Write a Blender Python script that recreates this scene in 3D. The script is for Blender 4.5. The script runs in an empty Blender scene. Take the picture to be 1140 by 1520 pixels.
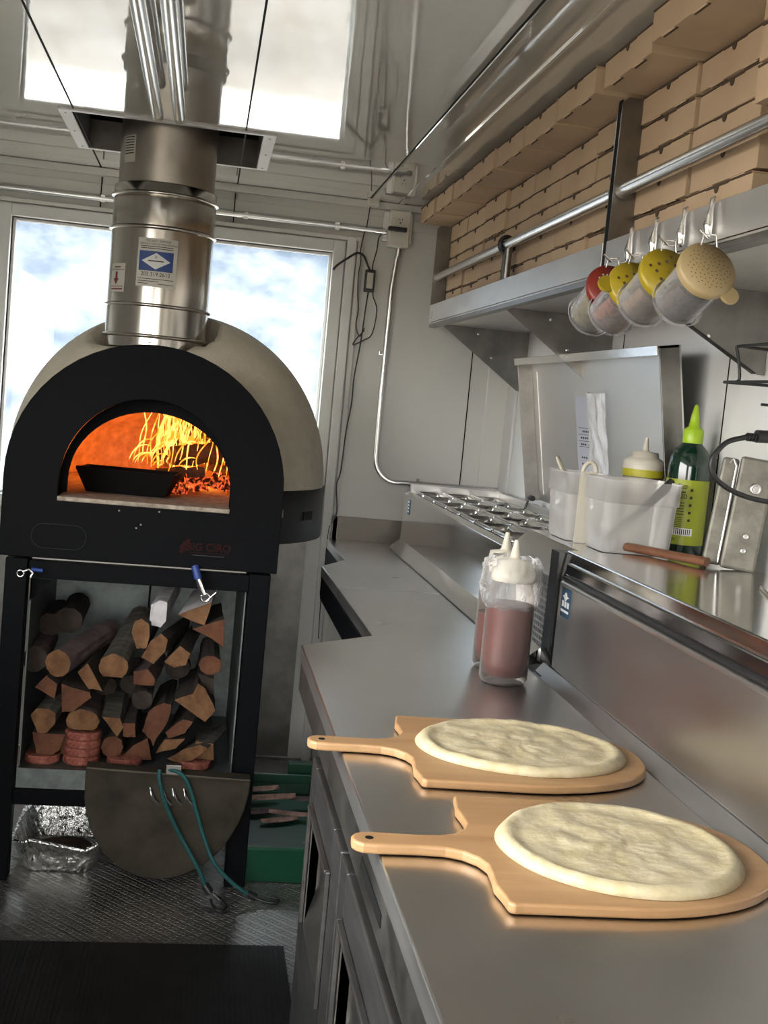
import bpy, bmesh, math, random
from mathutils import Vector, Matrix, noise
random.seed(7)
sc = bpy.context.scene
col = sc.collection
ORG = {}
# ------------------------------------------------------------------ helpers
def V(*a): return Vector(a)
class MB:
    def __init__(s): s.v = []; s.f = []; s.m = []; s.sm = []
    def add(s, vs, fs, mi=0, smooth=False):
        b = len(s.v); s.v += [tuple(v) for v in vs]
        for f in fs: s.f.append([b + i for i in f]); s.m.append(mi); s.sm.append(smooth)
        return s
    def box(s, x0, x1, y0, y1, z0, z1, mi=0):
        vs = [(x, y, z) for x in (x0, x1) for y in (y0, y1) for z in (z0, z1)]
        return s.add(vs, [(0,1,3,2),(4,6,7,5),(0,4,5,1),(2,3,7,6),(0,2,6,4),(1,5,7,3)], mi)
    def obox(s, c, ax, ay, az, mi=0):
        c = Vector(c); ax, ay, az = Vector(ax), Vector(ay), Vector(az)
        vs = [c + i*ax + j*ay + k*az for i in (-1,1) for j in (-1,1) for k in (-1,1)]
        return s.add(vs, [(0,1,3,2),(4,6,7,5),(0,4,5,1),(2,3,7,6),(0,2,6,4),(1,5,7,3)], mi)
    def rings(s, rings, mi=0, smooth=True, caps=(True, True), closed=True):
        n = len(rings[0]); b = len(s.v)
        for r in rings: s.v += [tuple(p) for p in r]
        for i in range(len(rings) - 1):
            for j in range(n if closed else n - 1):
                k = (j + 1) % n
                s.f.append([b+i*n+j, b+i*n+k, b+(i+1)*n+k, b+(i+1)*n+j]); s.m.append(mi); s.sm.append(smooth)
        if caps[0]: k0 = len(s.v); s.v += [tuple(p) for p in rings[0]]; s.f.append([k0+j for j in range(n)][::-1]); s.m.append(mi); s.sm.append(False)
        if caps[1]: k0 = len(s.v); s.v += [tuple(p) for p in rings[-1]]; s.f.append([k0+j for j in range(n)]); s.m.append(mi); s.sm.append(False)
        return s
    def lathe(s, prof, o=(0,0,0), axis=(0,0,1), n=32, mi=0, smooth=True, caps=(True, True)):
        o = Vector(o); a = Vector(axis).normalized()
        u = a.orthogonal().normalized(); w = a.cross(u)
        R = [[o + a*h + (u*math.cos(2*math.pi*j/n) + w*math.sin(2*math.pi*j/n))*max(r, 1e-5) for j in range(n)] for r, h in prof]
        return s.rings(R, mi, smooth, caps)
    def tube(s, pts, r, n=10, mi=0, caps=(True, True), flat=None):
        P = [Vector(p) for p in pts]; R = []; up = None
        for i, p in enumerate(P):
            t = (P[min(i+1, len(P)-1)] - P[max(i-1, 0)]).normalized()
            if up is None: up = t.orthogonal().normalized()
            up = (up - t*up.dot(t)).normalized(); w = t.cross(up)
            rr = r[i] if isinstance(r, (list, tuple)) else r
            R.append([p + (up*math.cos(2*math.pi*j/n) + w*math.sin(2*math.pi*j/n)*(flat or 1))*rr for j in range(n)])
        return s.rings(R, mi, True, caps)
    def prism(s, poly, fn, d0, d1, mi=0, mi_cap=None):   # poly 2D, fn(u,v,d)->xyz
        n = len(poly); a = [fn(u, v, d0) for u, v in poly]; c = [fn(u, v, d1) for u, v in poly]
        fs = [(i, (i+1) % n, n+(i+1) % n, n+i) for i in range(n)]
        s.add(a + c, fs, mi)
        b = len(s.v) - 2*n; mc = mi if mi_cap is None else mi_cap
        s.f.append([b+i for i in range(n)][::-1]); s.m.append(mc); s.sm.append(False)
        s.f.append([b+n+i for i in range(n)]); s.m.append(mc); s.sm.append(False)
        return s
    def build(s, name, mats, parent=None, at=None, bevel=0, seg=2, auto=True, subsurf=0, fix=True):
        if not isinstance(mats, (list, tuple)): mats = [mats]
        if parent is not None: o0 = ORG[parent.name]
        elif at is not None: o0 = Vector(at)
        else:
            xs = [v[0] for v in s.v]; ys = [v[1] for v in s.v]; zs = [v[2] for v in s.v]
            o0 = Vector(((min(xs)+max(xs))/2, (min(ys)+max(ys))/2, min(zs)))
        me = bpy.data.meshes.new(name)
        me.from_pydata([Vector(v) - o0 for v in s.v], [], s.f)
        for m in mats: me.materials.append(m)
        for i, p in enumerate(me.polygons): p.material_index = s.m[i]; p.use_smooth = s.sm[i]
        if fix:
            bm = bmesh.new(); bm.from_mesh(me); bmesh.ops.recalc_face_normals(bm, faces=bm.faces); bm.to_mesh(me); bm.free()
        me.update()
        ob = bpy.data.objects.new(name, me); col.objects.link(ob)
        if parent is not None: ob.parent = parent
        else: ob.location = o0
        ORG[ob.name] = o0
        if bevel:
            md = ob.modifiers.new('bevel', 'BEVEL'); md.width = bevel; md.segments = seg; md.limit_method = 'ANGLE'; md.angle_limit = 0.6
        if subsurf:
            md = ob.modifiers.new('sub', 'SUBSURF'); md.levels = subsurf; md.render_levels = subsurf
        return ob
def thing(name, label, cat, loc, group=None):
    o = bpy.data.objects.new(name, None); col.objects.link(o); o.location = loc; o.empty_display_size = .05
    ORG[o.name] = Vector(loc); o['label'] = label; o['category'] = cat
    if group: o['group'] = group
    return o
def tag(o, label, cat, group=None, kind=None):
    o['label'] = label; o['category'] = cat
    if group: o['group'] = group
    if kind: o['kind'] = kind
    return o
def struct(o): o['kind'] = 'structure'; return o
def copy_tree(o, parent=None):
    c = o.copy(); col.objects.link(c)
    if parent is not None: c.parent = parent
    ORG[c.name] = ORG[o.name]
    for ch in list(o.children): copy_tree(ch, c)
    return c
def smooth_path(pts, k=6):
    P = [Vector(p) for p in pts]; out = []
    for i in range(len(P)-1):
        p0, p1, p2, p3 = P[max(i-1,0)], P[i], P[i+1], P[min(i+2, len(P)-1)]
        for t in range(k):
            t /= k
            out.append(.5*((2*p1)+(-p0+p2)*t+(2*p0-5*p1+4*p2-p3)*t*t+(-p0+3*p1-3*p2+p3)*t**3))
    out.append(P[-1]); return out
def text(s, size, mat, parent, o, ux, uy, name='lettering', bold=0, align='CENTER'):
    c = bpy.data.curves.new('t', 'FONT'); c.body = s; c.size = size; c.align_x = align; c.align_y = 'CENTER'; c.extrude = .0004; c.offset = bold
    t = bpy.data.objects.new('t', c); me = bpy.data.meshes.new_from_object(t)
    bpy.data.objects.remove(t); o = Vector(o); ux = Vector(ux).normalized(); uy = Vector(uy).normalized(); uz = ux.cross(uy)
    base = ORG[parent.name]
    for v in me.vertices: v.co = o + ux*v.co.x + uy*v.co.y + uz*v.co.z - base
    me.materials.append(mat); me.name = name
    ob = bpy.data.objects.new(name, me); col.objects.link(ob); ob.parent = parent; ORG[ob.name] = base
    return ob
# ------------------------------------------------------------------ materials
def nd(nt, t, **k):
    n = nt.nodes.new(t)
    for a, b in k.items():
        if a in n.inputs: n.inputs[a].default_value = b
        else: setattr(n, a, b)
    return n
def coords(nt, scale, rot=(0,0,0)):
    tc = nd(nt, 'ShaderNodeTexCoord'); mp = nd(nt, 'ShaderNodeMapping')
    mp.inputs['Scale'].default_value = scale if isinstance(scale, tuple) else (scale,)*3
    mp.inputs['Rotation'].default_value = rot
    nt.links.new(tc.outputs['Object'], mp.inputs[0]); return mp.outputs[0]
def mat(name, c, rough=.5, metal=0, c2=None, nscale=20, detail=6, bump=0, bscale=None, rvar=0, trans=0, coat=0, ramp=(.35,.65), dist=.002, spec=None, emit=None, es=0, alpha=1, ior=None, sheen=0):
    m = bpy.data.materials.new(name); m.use_nodes = True; nt = m.node_tree; L = nt.links
    b = nt.nodes['Principled BSDF']
    b.inputs['Base Color'].default_value = (*c, 1); b.inputs['Roughness'].default_value = rough; b.inputs['Metallic'].default_value = metal
    b.inputs['Transmission Weight'].default_value = trans; b.inputs['Coat Weight'].default_value = coat
    b.inputs['Alpha'].default_value = alpha
    if ior: b.inputs['IOR'].default_value = ior
    if spec is not None: b.inputs['Specular IOR Level'].default_value = spec
    if emit: b.inputs['Emission Color'].default_value = (*emit, 1); b.inputs['Emission Strength'].default_value = es
    co = coords(nt, nscale)
    n = nd(nt, 'ShaderNodeTexNoise', Scale=1.0, Detail=float(detail), Roughness=.6); L.new(co, n.inputs['Vector'])
    if c2 is not None:
        r = nd(nt, 'ShaderNodeValToRGB'); r.color_ramp.elements[0].position, r.color_ramp.elements[1].position = ramp
        r.color_ramp.elements[0].color = (*c, 1); r.color_ramp.elements[1].color = (*c2, 1)
        L.new(n.outputs[0], r.inputs[0]); L.new(r.outputs[0], b.inputs['Base Color'])
    if rvar:
        mr = nd(nt, 'ShaderNodeMapRange'); mr.inputs['To Min'].default_value = max(0, rough-rvar); mr.inputs['To Max'].default_value = rough+rvar
        mr.inputs['From Min'].default_value = .3; mr.inputs['From Max'].default_value = .7
        L.new(n.outputs[0], mr.inputs[0]); L.new(mr.outputs[0], b.inputs['Roughness'])
    if bump:
        if bscale:
            n2 = nd(nt, 'ShaderNodeTexNoise', Scale=1.0, Detail=4.0); L.new(coords(nt, bscale), n2.inputs['Vector'])
        else: n2 = n
        bp = nd(nt, 'ShaderNodeBump'); bp.inputs['Strength'].default_value = bump; bp.inputs['Distance'].default_value = dist
        L.new(n2.outputs[0], bp.inputs['Height']); L.new(bp.outputs[0], b.inputs['Normal'])
    return m
steel = mat('brushed_steel', (.58,.57,.55), .34, 1, c2=(.66,.65,.63), nscale=(30,3,30), detail=2, rvar=.04, ramp=(.2,.8))
steel_top = mat('worktop_steel', (.72,.705,.68), .285, 1, c2=(.80,.785,.76), nscale=(5,5,5), detail=3, rvar=.012, ramp=(.2,.8))
def aniso(m, t, a):
    nt = m.node_tree; b = nt.nodes['Principled BSDF']; c = nd(nt, 'ShaderNodeCombineXYZ'); c.inputs[0].default_value, c.inputs[1].default_value, c.inputs[2].default_value = t
    nt.links.new(c.outputs[0], b.inputs['Tangent']); b.inputs['Anisotropic'].default_value = a; return m
aniso(steel_top, (1,0,0), .85)
lid_steel = mat('hazy_lid_steel', (.62,.61,.59), .34, 1, c2=(.68,.67,.65), nscale=(3,3,9), detail=2, rvar=.03, ramp=(.1,.9))
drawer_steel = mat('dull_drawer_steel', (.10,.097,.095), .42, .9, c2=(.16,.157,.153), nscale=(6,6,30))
splash_m = mat('backsplash_steel', (.15,.135,.115), .5, .7)
slat_pink = mat('scrap_wood', (.20,.11,.085), .8, 0, c2=(.42,.27,.21), nscale=40)
steel_flat = mat('satin_steel', (.74,.73,.71), .14, 1, c2=(.80,.79,.77), nscale=(5,2,5), detail=2, rvar=.03, ramp=(.2,.8))
steel_front = mat('smeared_steel', (.54,.52,.495), .32, 1, c2=(.64,.62,.59), nscale=(5,3,7), detail=2, rvar=.03, ramp=(.1,.9))
steel_dark = mat('dark_steel', (.21,.20,.19), .36, 1, c2=(.30,.29,.27), nscale=10, rvar=.06)
steel_dirty = mat('stained_steel', (.58,.56,.53), .42, 1, c2=(.76,.735,.70), nscale=(12,4,12), detail=5, rvar=.06, ramp=(.25,.75))
flue_m = mat('flue_steel', (.50,.47,.42), .19, 1, c2=(.56,.53,.49), nscale=(30,30,1.2), detail=2, rvar=0)
flue_dull = mat('flue_dull', (.36,.33,.29), .36, 1, c2=(.46,.43,.38), nscale=7, rvar=.06)
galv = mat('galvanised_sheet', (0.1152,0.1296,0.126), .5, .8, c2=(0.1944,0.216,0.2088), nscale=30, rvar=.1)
chrome = mat('chrome', (.75,.75,.75), .1, 1)
conduit_m = mat('conduit_steel', (.74,.74,.73), .26, 1)
panel_m = mat('wall_panel', (.72,.715,.67), .32, 0, c2=(.76,.755,.71), nscale=3, bump=.05, bscale=(2,2,2), dist=.01)
wall_r_m = mat('right_wall_panel', (.72,.72,.70), .25, 0, c2=(.76,.76,.74), nscale=3, bump=.15, bscale=(18,18,.8), dist=.003)
ceil_m = mat('glossy_ceiling_panel', (.52,.50,.455), .035, 0, c2=(.56,.54,.495), nscale=3, bump=.09, bscale=(14,2.2,1), dist=.005, coat=1, ior=2.0)
frame_m = mat('white_frame', (.72,.72,.70), .4)
black_line = mat('black_joint', (.01,.01,.01), .7, spec=.1)
plastic_w = mat('white_plastic', (.74,.71,.64), .35)
plastic_b = mat('black_plastic', (.012,.012,.013), .4)
oven_black = mat('oven_black_paint', (.0035,.004,.005), .55, 0, c2=(.005,.0055,.0065), nscale=60, bump=.08, dist=.001, spec=.05)
band_black = mat('band_grey_paint', (.016,.016,.018), .5, spec=.25)
stucco = mat('ivory_stucco', (.66,.59,.46), .65, 0, c2=(.72,.65,.52), nscale=25, bump=.5, bscale=(110,110,110), dist=.003)
brick_m = mat('refractory_brick', (.32,.20,.12), .9, 0, c2=(.50,.34,.22), nscale=30, bump=.8, bscale=(45,45,45), dist=.01)
hearth_m = mat('hearth_stone', (.20,.16,.12), .8, 0, c2=(.42,.36,.29), nscale=35, bump=.6, dist=.006)
card = mat('cardboard', (.47,.335,.215), .85, 0, c2=(.53,.385,.25), nscale=(4,4,4), bump=.05, bscale=(300,300,40))
card_b = mat('cardboard_flap', (.42,.27,.155), .85, 0, c2=(.47,.31,.18), nscale=6)
card_dark = mat('cardboard_slot', (.07,.045,.028), .9)
slot_w = mat('slot_edge_card', (.74,.56,.38), .8)
wood_peel = mat('peel_maple', (.34,.185,.08), .42, 0, c2=(.44,.26,.12), nscale=(3,28,28), detail=8, bump=.05)
dough_m = mat('raw_dough', (.50,.415,.235), .62, 0, c2=(.61,.535,.36), nscale=38, detail=8, bump=.35, bscale=(55,75,55), dist=.006)
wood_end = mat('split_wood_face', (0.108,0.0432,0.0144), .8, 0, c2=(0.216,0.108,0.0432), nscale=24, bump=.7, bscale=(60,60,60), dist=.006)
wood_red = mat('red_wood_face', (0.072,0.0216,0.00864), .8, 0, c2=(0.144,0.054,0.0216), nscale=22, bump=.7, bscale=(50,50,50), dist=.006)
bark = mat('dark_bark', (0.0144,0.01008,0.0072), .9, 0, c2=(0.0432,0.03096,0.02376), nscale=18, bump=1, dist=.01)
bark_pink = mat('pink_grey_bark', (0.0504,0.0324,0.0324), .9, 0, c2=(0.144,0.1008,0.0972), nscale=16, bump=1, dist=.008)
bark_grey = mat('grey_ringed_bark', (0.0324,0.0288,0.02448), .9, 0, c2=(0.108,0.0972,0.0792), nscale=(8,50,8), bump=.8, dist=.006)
birch = mat('white_birch_bark', (.42,.40,.40), .7, 0, c2=(.66,.64,.65), nscale=(10,35,10), bump=.5)
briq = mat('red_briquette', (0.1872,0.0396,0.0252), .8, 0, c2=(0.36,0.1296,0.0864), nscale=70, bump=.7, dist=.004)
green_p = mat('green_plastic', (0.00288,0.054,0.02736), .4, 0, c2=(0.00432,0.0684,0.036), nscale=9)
foil = mat('crumpled_foil', (.70,.70,.68), .22, 1, bump=1, bscale=(40,40,25), dist=.02)
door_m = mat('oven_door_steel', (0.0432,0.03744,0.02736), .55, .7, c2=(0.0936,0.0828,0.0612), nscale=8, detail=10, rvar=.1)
cord_teal = mat('teal_cord', (.005,.06,.06), .7, 0, c2=(.01,.10,.10), nscale=200)
blue_tape = mat('blue_cord', (.02,.05,.22), .5)
rubber = mat('rubber_mat', (.009,.009,.010), .5, 0, c2=(.015,.015,.016), nscale=12, spec=.3)
cap_w = mat('cream_cap', (.56,.52,.43), .4)
lid_red = mat('red_lid', (.20,.022,.013), .38); lid_yel = mat('yellow_lid', (.36,.27,.015), .35); lid_cream = mat('cream_lid', (.40,.30,.15), .4)
hole_m = mat('hole_dark', (.10,.06,.03), .8)
spice = [mat('spice_herb', (.09,.09,.02), .9, 0, c2=(.26,.20,.07), nscale=140), mat('spice_chilli', (.11,.015,.008), .9, 0, c2=(.34,.11,.03), nscale=120),
         mat('spice_tan', (.17,.10,.05), .9, 0, c2=(.27,.18,.11), nscale=90), mat('spice_dark', (.03,.02,.014), .9, 0, c2=(.11,.075,.05), nscale=120)]
def clear(name, c=(1,1,1), k=.25, rough=.08, ctrans=(1,1,1), bump=0, bscale=60):
    m = bpy.data.materials.new(name); m.use_nodes = True; nt = m.node_tree; b = nt.nodes['Principled BSDF']; out = nt.nodes['Material Output']
    b.inputs['Base Color'].default_value = (*c, 1); b.inputs['Roughness'].default_value = rough; b.inputs['Coat Weight'].default_value = .5
    t = nd(nt, 'ShaderNodeBsdfTransparent'); t.inputs[0].default_value = (*ctrans, 1)
    lw = nd(nt, 'ShaderNodeFresnel', IOR=1.5); mx = nd(nt, 'ShaderNodeMixShader'); ad = nd(nt, 'ShaderNodeMath', operation='ADD', use_clamp=True)
    ad.inputs[1].default_value = k; nt.links.new(lw.outputs[0], ad.inputs[0]); nt.links.new(ad.outputs[0], mx.inputs[0])
    nt.links.new(t.outputs[0], mx.inputs[1]); nt.links.new(b.outputs[0], mx.inputs[2]); nt.links.new(mx.outputs[0], out.inputs[0])
    if bump:
        n = nd(nt, 'ShaderNodeTexNoise', Scale=1.0, Detail=4.0); nt.links.new(coords(nt, bscale), n.inputs['Vector'])
        bp = nd(nt, 'ShaderNodeBump'); bp.inputs['Strength'].default_value = bump; bp.inputs['Distance'].default_value = .01
        nt.links.new(n.outputs[0], bp.inputs['Height'])
        for i in (b.inputs['Normal'], lw.inputs['Normal']): nt.links.new(bp.outputs[0], i)
    return m
jar_clear = clear('clear_jar', (.85,.85,.85), .10, .05)
tub_m = clear('frosted_tub', (.86,.84,.80), .27, .3, (.92,.92,.92))
bottle_tr = clear('squeeze_bottle', (.72,.66,.60), .025, .25)
film_m = clear('cling_film', (.9,.9,.9), .10, .08, bump=1, bscale=45)
sleeve_m = clear('plastic_sleeve', (.9,.9,.93), .14, .1, bump=.8, bscale=25)
sauce_m = mat('red_sauce', (.075,.008,.006), .45, 0, c2=(.10,.014,.010), nscale=20)
oil_m = mat('green_glass_oil', (.004,.022,.012), .12, 0, coat=.5)
lime = mat('lime_cap', (.34,.52,.02), .35)
label_y = mat('lime_label', (.28,.32,.012), .45)
paper_w = mat('white_paper', (.62,.64,.72), .6)
ink = mat('black_ink', (.02,.02,.02), .7); ink_r = mat('dark_red_ink', (.16,.02,.03), .6); navy = mat('navy_print', (.015,.05,.20), .5); teal_l = mat('sticker_teal', (.012,.045,.085), .5)
sticker = mat('sticker_paper', (.55,.53,.46), .5); sticker_w = mat('sticker_white', (.7,.7,.68), .5)
logo_r = mat('logo_red', (.022,.004,.003), .6, spec=.1)
mustard = mat('mustard', (.40,.36,.02), .5)
brownh = mat('brown_handle', (.11,.045,.02), .45, 0, c2=(.17,.07,.035), nscale=(8,40,40))
grater_m = mat('aged_aluminium', (.12,.115,.09), .5, .25, c2=(.23,.22,.18), nscale=22, detail=8, bump=.1)
pan_black = mat('cast_iron', (.006,.005,.005), .7, spec=.08)
def diamond():
    m = mat('diamond_plate', (.24,.235,.225), .38, .9, c2=(.36,.35,.335), nscale=8, rvar=.08); nt = m.node_tree; b = nt.nodes['Principled BSDF']; L = nt.links
    def lugs(rot, off):
        co = coords(nt, (1,1,1), (0,0,rot)); mp = nd(nt, 'ShaderNodeMapping'); mp.inputs['Scale'].default_value = (34, 68, 1); mp.inputs['Location'].default_value = off
        L.new(co, mp.inputs[0]); fr = nd(nt, 'ShaderNodeVectorMath', operation='FRACTION'); L.new(mp.outputs[0], fr.inputs[0])
        sb = nd(nt, 'ShaderNodeVectorMath', operation='SUBTRACT'); sb.inputs[1].default_value = (.5,.5,0); L.new(fr.outputs[0], sb.inputs[0])
        ml = nd(nt, 'ShaderNodeVectorMath', operation='MULTIPLY'); ml.inputs[1].default_value = (2.4,5,0); L.new(sb.outputs[0], ml.inputs[0])
        ln = nd(nt, 'ShaderNodeVectorMath', operation='LENGTH'); L.new(ml.outputs[0], ln.inputs[0])
        mr = nd(nt, 'ShaderNodeMapRange'); mr.inputs['From Min'].default_value = 1; mr.inputs['From Max'].default_value = .4; L.new(ln.outputs['Value'], mr.inputs[0])
        return mr.outputs[0]
    a = lugs(math.pi/4, (0,0,0)); c = lugs(-math.pi/4, (.5,.5,0)); mx = nd(nt, 'ShaderNodeMath', operation='MAXIMUM'); L.new(a, mx.inputs[0]); L.new(c, mx.inputs[1])
    bp = nd(nt, 'ShaderNodeBump'); bp.inputs['Strength'].default_value = 1; bp.inputs['Distance'].default_value = .012
    L.new(mx.outputs[0], bp.inputs['Height']); L.new(bp.outputs[0], b.inputs['Normal']); return m
diamond_m = diamond()
def glass_dirty():
    m = bpy.data.materials.new('dusty_glass'); m.use_nodes = True; nt = m.node_tree; L = nt.links; nt.nodes.remove(nt.nodes['Principled BSDF']); out = nt.nodes['Material Output']
    t = nd(nt, 'ShaderNodeBsdfTransparent'); t.inputs[0].default_value = (.93,.97,1,1)
    tl = nd(nt, 'ShaderNodeBsdfTranslucent'); tl.inputs[0].default_value = (.85,.88,.9,1); g = nd(nt, 'ShaderNodeBsdfGlossy', Roughness=.02)
    n = nd(nt, 'ShaderNodeTexNoise', Scale=1.0, Detail=8.0); L.new(coords(nt, (5,5,5)), n.inputs['Vector'])
    mr = nd(nt, 'ShaderNodeMapRange'); mr.inputs['To Min'].default_value = .02; mr.inputs['To Max'].default_value = .10; mr.inputs['From Min'].default_value=.35; mr.inputs['From Max'].default_value=.7; L.new(n.outputs[0], mr.inputs[0])
    mx = nd(nt, 'ShaderNodeMixShader'); L.new(mr.outputs[0], mx.inputs[0]); L.new(t.outputs[0], mx.inputs[1]); L.new(tl.outputs[0], mx.inputs[2])
    m2 = nd(nt, 'ShaderNodeMixShader'); m2.inputs[0].default_value = .02; L.new(mx.outputs[0], m2.inputs[1]); L.new(g.outputs[0], m2.inputs[2]); L.new(m2.outputs[0], out.inputs[0]); return m
glass_m = glass_dirty()
def emis(name, c, s, c2=None, sc_=30, ramp=(.4,.6)):
    m = bpy.data.materials.new(name); m.use_nodes = True; nt = m.node_tree; L = nt.links; nt.nodes.remove(nt.nodes['Principled BSDF'])
    e = nd(nt, 'ShaderNodeEmission', Strength=s); e.inputs[0].default_value = (*c, 1); L.new(e.outputs[0], nt.nodes['Material Output'].inputs[0])
    if c2:
        n = nd(nt, 'ShaderNodeTexNoise', Scale=1.0, Detail=6.0); L.new(coords(nt, sc_), n.inputs['Vector']); r = nd(nt, 'ShaderNodeValToRGB')
        r.color_ramp.elements[0].position, r.color_ramp.elements[1].position = ramp
        r.color_ramp.elements[0].color = (*c, 1); r.color_ramp.elements[1].color = (*c2, 1); L.new(n.outputs[0], r.inputs[0]); L.new(r.outputs[0], e.inputs[0])
    return m
flame_m = emis('flame', (1,.20,.012), .62, (1,.50,.10), 30, (.42,.58))
ember_m = emis('glowing_embers', (.02,.004,.002), .42, (1,.13,.03), 60, (.46,.66))
log_hot = mat('charred_log', (.03,.016,.01), .9, 0, c2=(.11,.05,.025), nscale=30, bump=1, dist=.01)

# ------------------------------------------------------------------ camera
pitch, yaw, roll = -0.09124541, 0.15876619, 0.09408933
fwd = V(math.sin(yaw)*math.cos(pitch), math.cos(yaw)*math.cos(pitch), math.sin(pitch))
rt = V(math.cos(yaw), -math.sin(yaw), 0); up = rt.cross(fwd)
r2 = rt*math.cos(roll) + up*math.sin(roll); u2 = -rt*math.sin(roll) + up*math.cos(roll)
cam = bpy.data.objects.new('camera', bpy.data.cameras.new('camera')); col.objects.link(cam)
cam.matrix_world = Matrix(((r2.x,u2.x,-fwd.x,0),(r2.y,u2.y,-fwd.y,0),(r2.z,u2.z,-fwd.z,1.45),(0,0,0,1)))
cam.data.sensor_fit = 'HORIZONTAL'; cam.data.sensor_width = 36; cam.data.lens = 1750/1140*36; cam.data.clip_start = .05; cam.data.clip_end = 200
sc.camera = cam
# ------------------------------------------------------------------ SETTING
CZ = 2.223; BY = 4.62; RX = 1.20; LX = -1.12; FY = -.9
# floor, ceiling, walls
struct(MB().box(LX-.1, RX+.1, FY-.1, BY+.1, -.06, 0).build('floor', diamond_m))
ox0, ox1, oy0, oy1 = -.49, .152, 3.655, 4.235
hx0, hx1, hy0, hy1 = ox0+.035, ox1-.035, oy0+.02, oy1-.02      # flue opening in the ceiling
b = MB(); b.box(LX-.1, hx0, FY-.1, BY+.1, CZ, CZ+.06); b.box(hx1, RX+.1, FY-.1, BY+.1, CZ, CZ+.06); b.box(hx0, hx1, FY-.1, hy0, CZ, CZ+.06); b.box(hx0, hx1, hy1, BY+.1, CZ, CZ+.06)
struct(b.build('ceiling', ceil_m))
b = MB()                                   # back wall with window opening X -.745.. .428, Z .30..2.0
wx0, wx1, wz0, wz1 = -.755, .445, .98, 2.012
b.box(LX-.1, wx0, BY, BY+.08, 0, CZ); b.box(wx1, RX+.1, BY, BY+.08, 0, CZ); b.box(wx0, wx1, BY, BY+.08, 0, wz0); b.box(wx0, wx1, BY, BY+.08, wz1, CZ)
struct(b.build('wall_back', panel_m))
struct(MB().box(RX, RX+.08, FY, BY, 0, CZ).build('wall_right', wall_r_m))
b = MB(); sy0, sy1, sz0, sz1 = -.3, 2.2, 1.0, 2.08      # serving window
b.box(LX-.08, LX, FY, sy0, 0, CZ); b.box(LX-.08, LX, sy1, BY, 0, CZ); b.box(LX-.08, LX, sy0, sy1, 0, sz0); b.box(LX-.08, LX, sy0, sy1, sz1, CZ)
struct(b.build('wall_left', panel_m))
b = MB(); b.box(LX-.1, -.7, FY-.08, FY, 0, CZ); b.box(.3, RX+.1, FY-.08, FY, 0, CZ); b.box(-.7, .3, FY-.08, FY, 1.95, CZ)
struct(b.build('wall_front', panel_m))
# window
def ring_frame(name, x0, x1, z0, z1, w, y0, y1, m, parent=None):
    b = MB(); b.box(x0-w, x0, y0, y1, z0-w, z1+w); b.box(x1, x1+w, y0, y1, z0-w, z1+w); b.box(x0, x1, y0, y1, z1, z1+w); b.box(x0, x1, y0, y1, z0-w, z0)
    return b.build(name, m, parent, bevel=.003)
w = ring_frame('window_1', wx0, wx1, wz0, wz1, .045, BY-.022, BY+.05, frame_m); struct(w)
ring_frame('window_sash', wx0+.012, wx1-.012, wz0+.012, wz1-.012, .012, BY+.02, BY+.045, frame_m, w)
MB().box(wx0, wx1, BY+.03, BY+.034, wz0, wz1).build('window_pane', glass_m, w)
b = MB(); b.box(LX-.05, LX+.02, sy0-.05, sy0, sz0-.05, sz1+.05); b.box(LX-.05, LX+.02, sy1, sy1+.05, sz0-.05, sz1+.05); b.box(LX-.05, LX+.02, sy0, sy1, sz1, sz1+.05); b.box(LX-.05, LX+.02, sy0, sy1, sz0-.05, sz0)
struct(b.build('window_2', frame_m))
# trims
def tr(n, x0,x1,y0,y1,z0,z1, m=panel_m, bv=.002): return struct(MB().box(x0,x1,y0,y1,z0,z1).build('trim_%d'%n, m, bevel=bv))
tr(1, LX, RX, BY-.012, BY-.001, 2.125, 2.165); tr(2, wx1+.05, wx1+.085, BY-.030, BY-.001, 0, 2.075, frame_m); tr(3, wx1+.092, wx1+.112, BY-.016, BY-.001, 0, 2.075)
tr(4, LX, wx1+.11, BY-.018, BY-.001, 2.062, 2.078)
tr(5, 1.105, RX, BY-.012, BY-.001, .9, CZ); tr(6, RX-.012, RX, BY-.14, BY-.013, .9, CZ, frame_m)
tr(7, LX, RX, BY-.02, BY-.001, 2.195, CZ-.001, panel_m)
n = 8
for x in (-.445, .06, .565):              # ceiling joints (dark)
    struct(MB().box(x-.0025, x+.0025, FY, BY, CZ-.0012, CZ+.001).build('trim_%d'%n, black_line)); n += 1
for x0, x1 in ((.57,.60),(.68,.70)):
    struct(MB().box(x0, x1, FY, BY, CZ-.004, CZ-.0005).build('trim_%d'%n, ceil_m)); n += 1
for x in (-.44, .055, 1.035):             # back wall joints
    z0 = 2.078 if x < .5 else 1.14
    struct(MB().box(x-.002, x+.002, BY-.014 if x<.5 else BY-.0015, BY, z0, 2.19).build('trim_%d'%n, black_line)); n += 1
for y in (3.35, 2.62):
    struct(MB().box(RX-.0015, RX, y-.002, y+.002, 1.1, CZ).build('trim_%d'%n, black_line)); n += 1
for q in ((LX+.001,-.56,-.85,2.45,.001,.93),):
    struct(MB().box(*q).build('trim_%d'%n, panel_m, bevel=.004)); n += 1      # unseen boxed in ledge, added to keep serving window daylight off the floor
# steel splash and wainscot
tag(MB().box(.50, RX-.001, BY-.016, BY-.002, .885, .992).build('backsplash', splash_m), 'low brushed steel backsplash strip along the back wall behind the far end of the worktop', 'backsplash')
struct(MB().box(LX+.01, .44, BY-.012, BY-.002, .01, .93).build('trim_%d'%n, steel_dark)); n += 1
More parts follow.
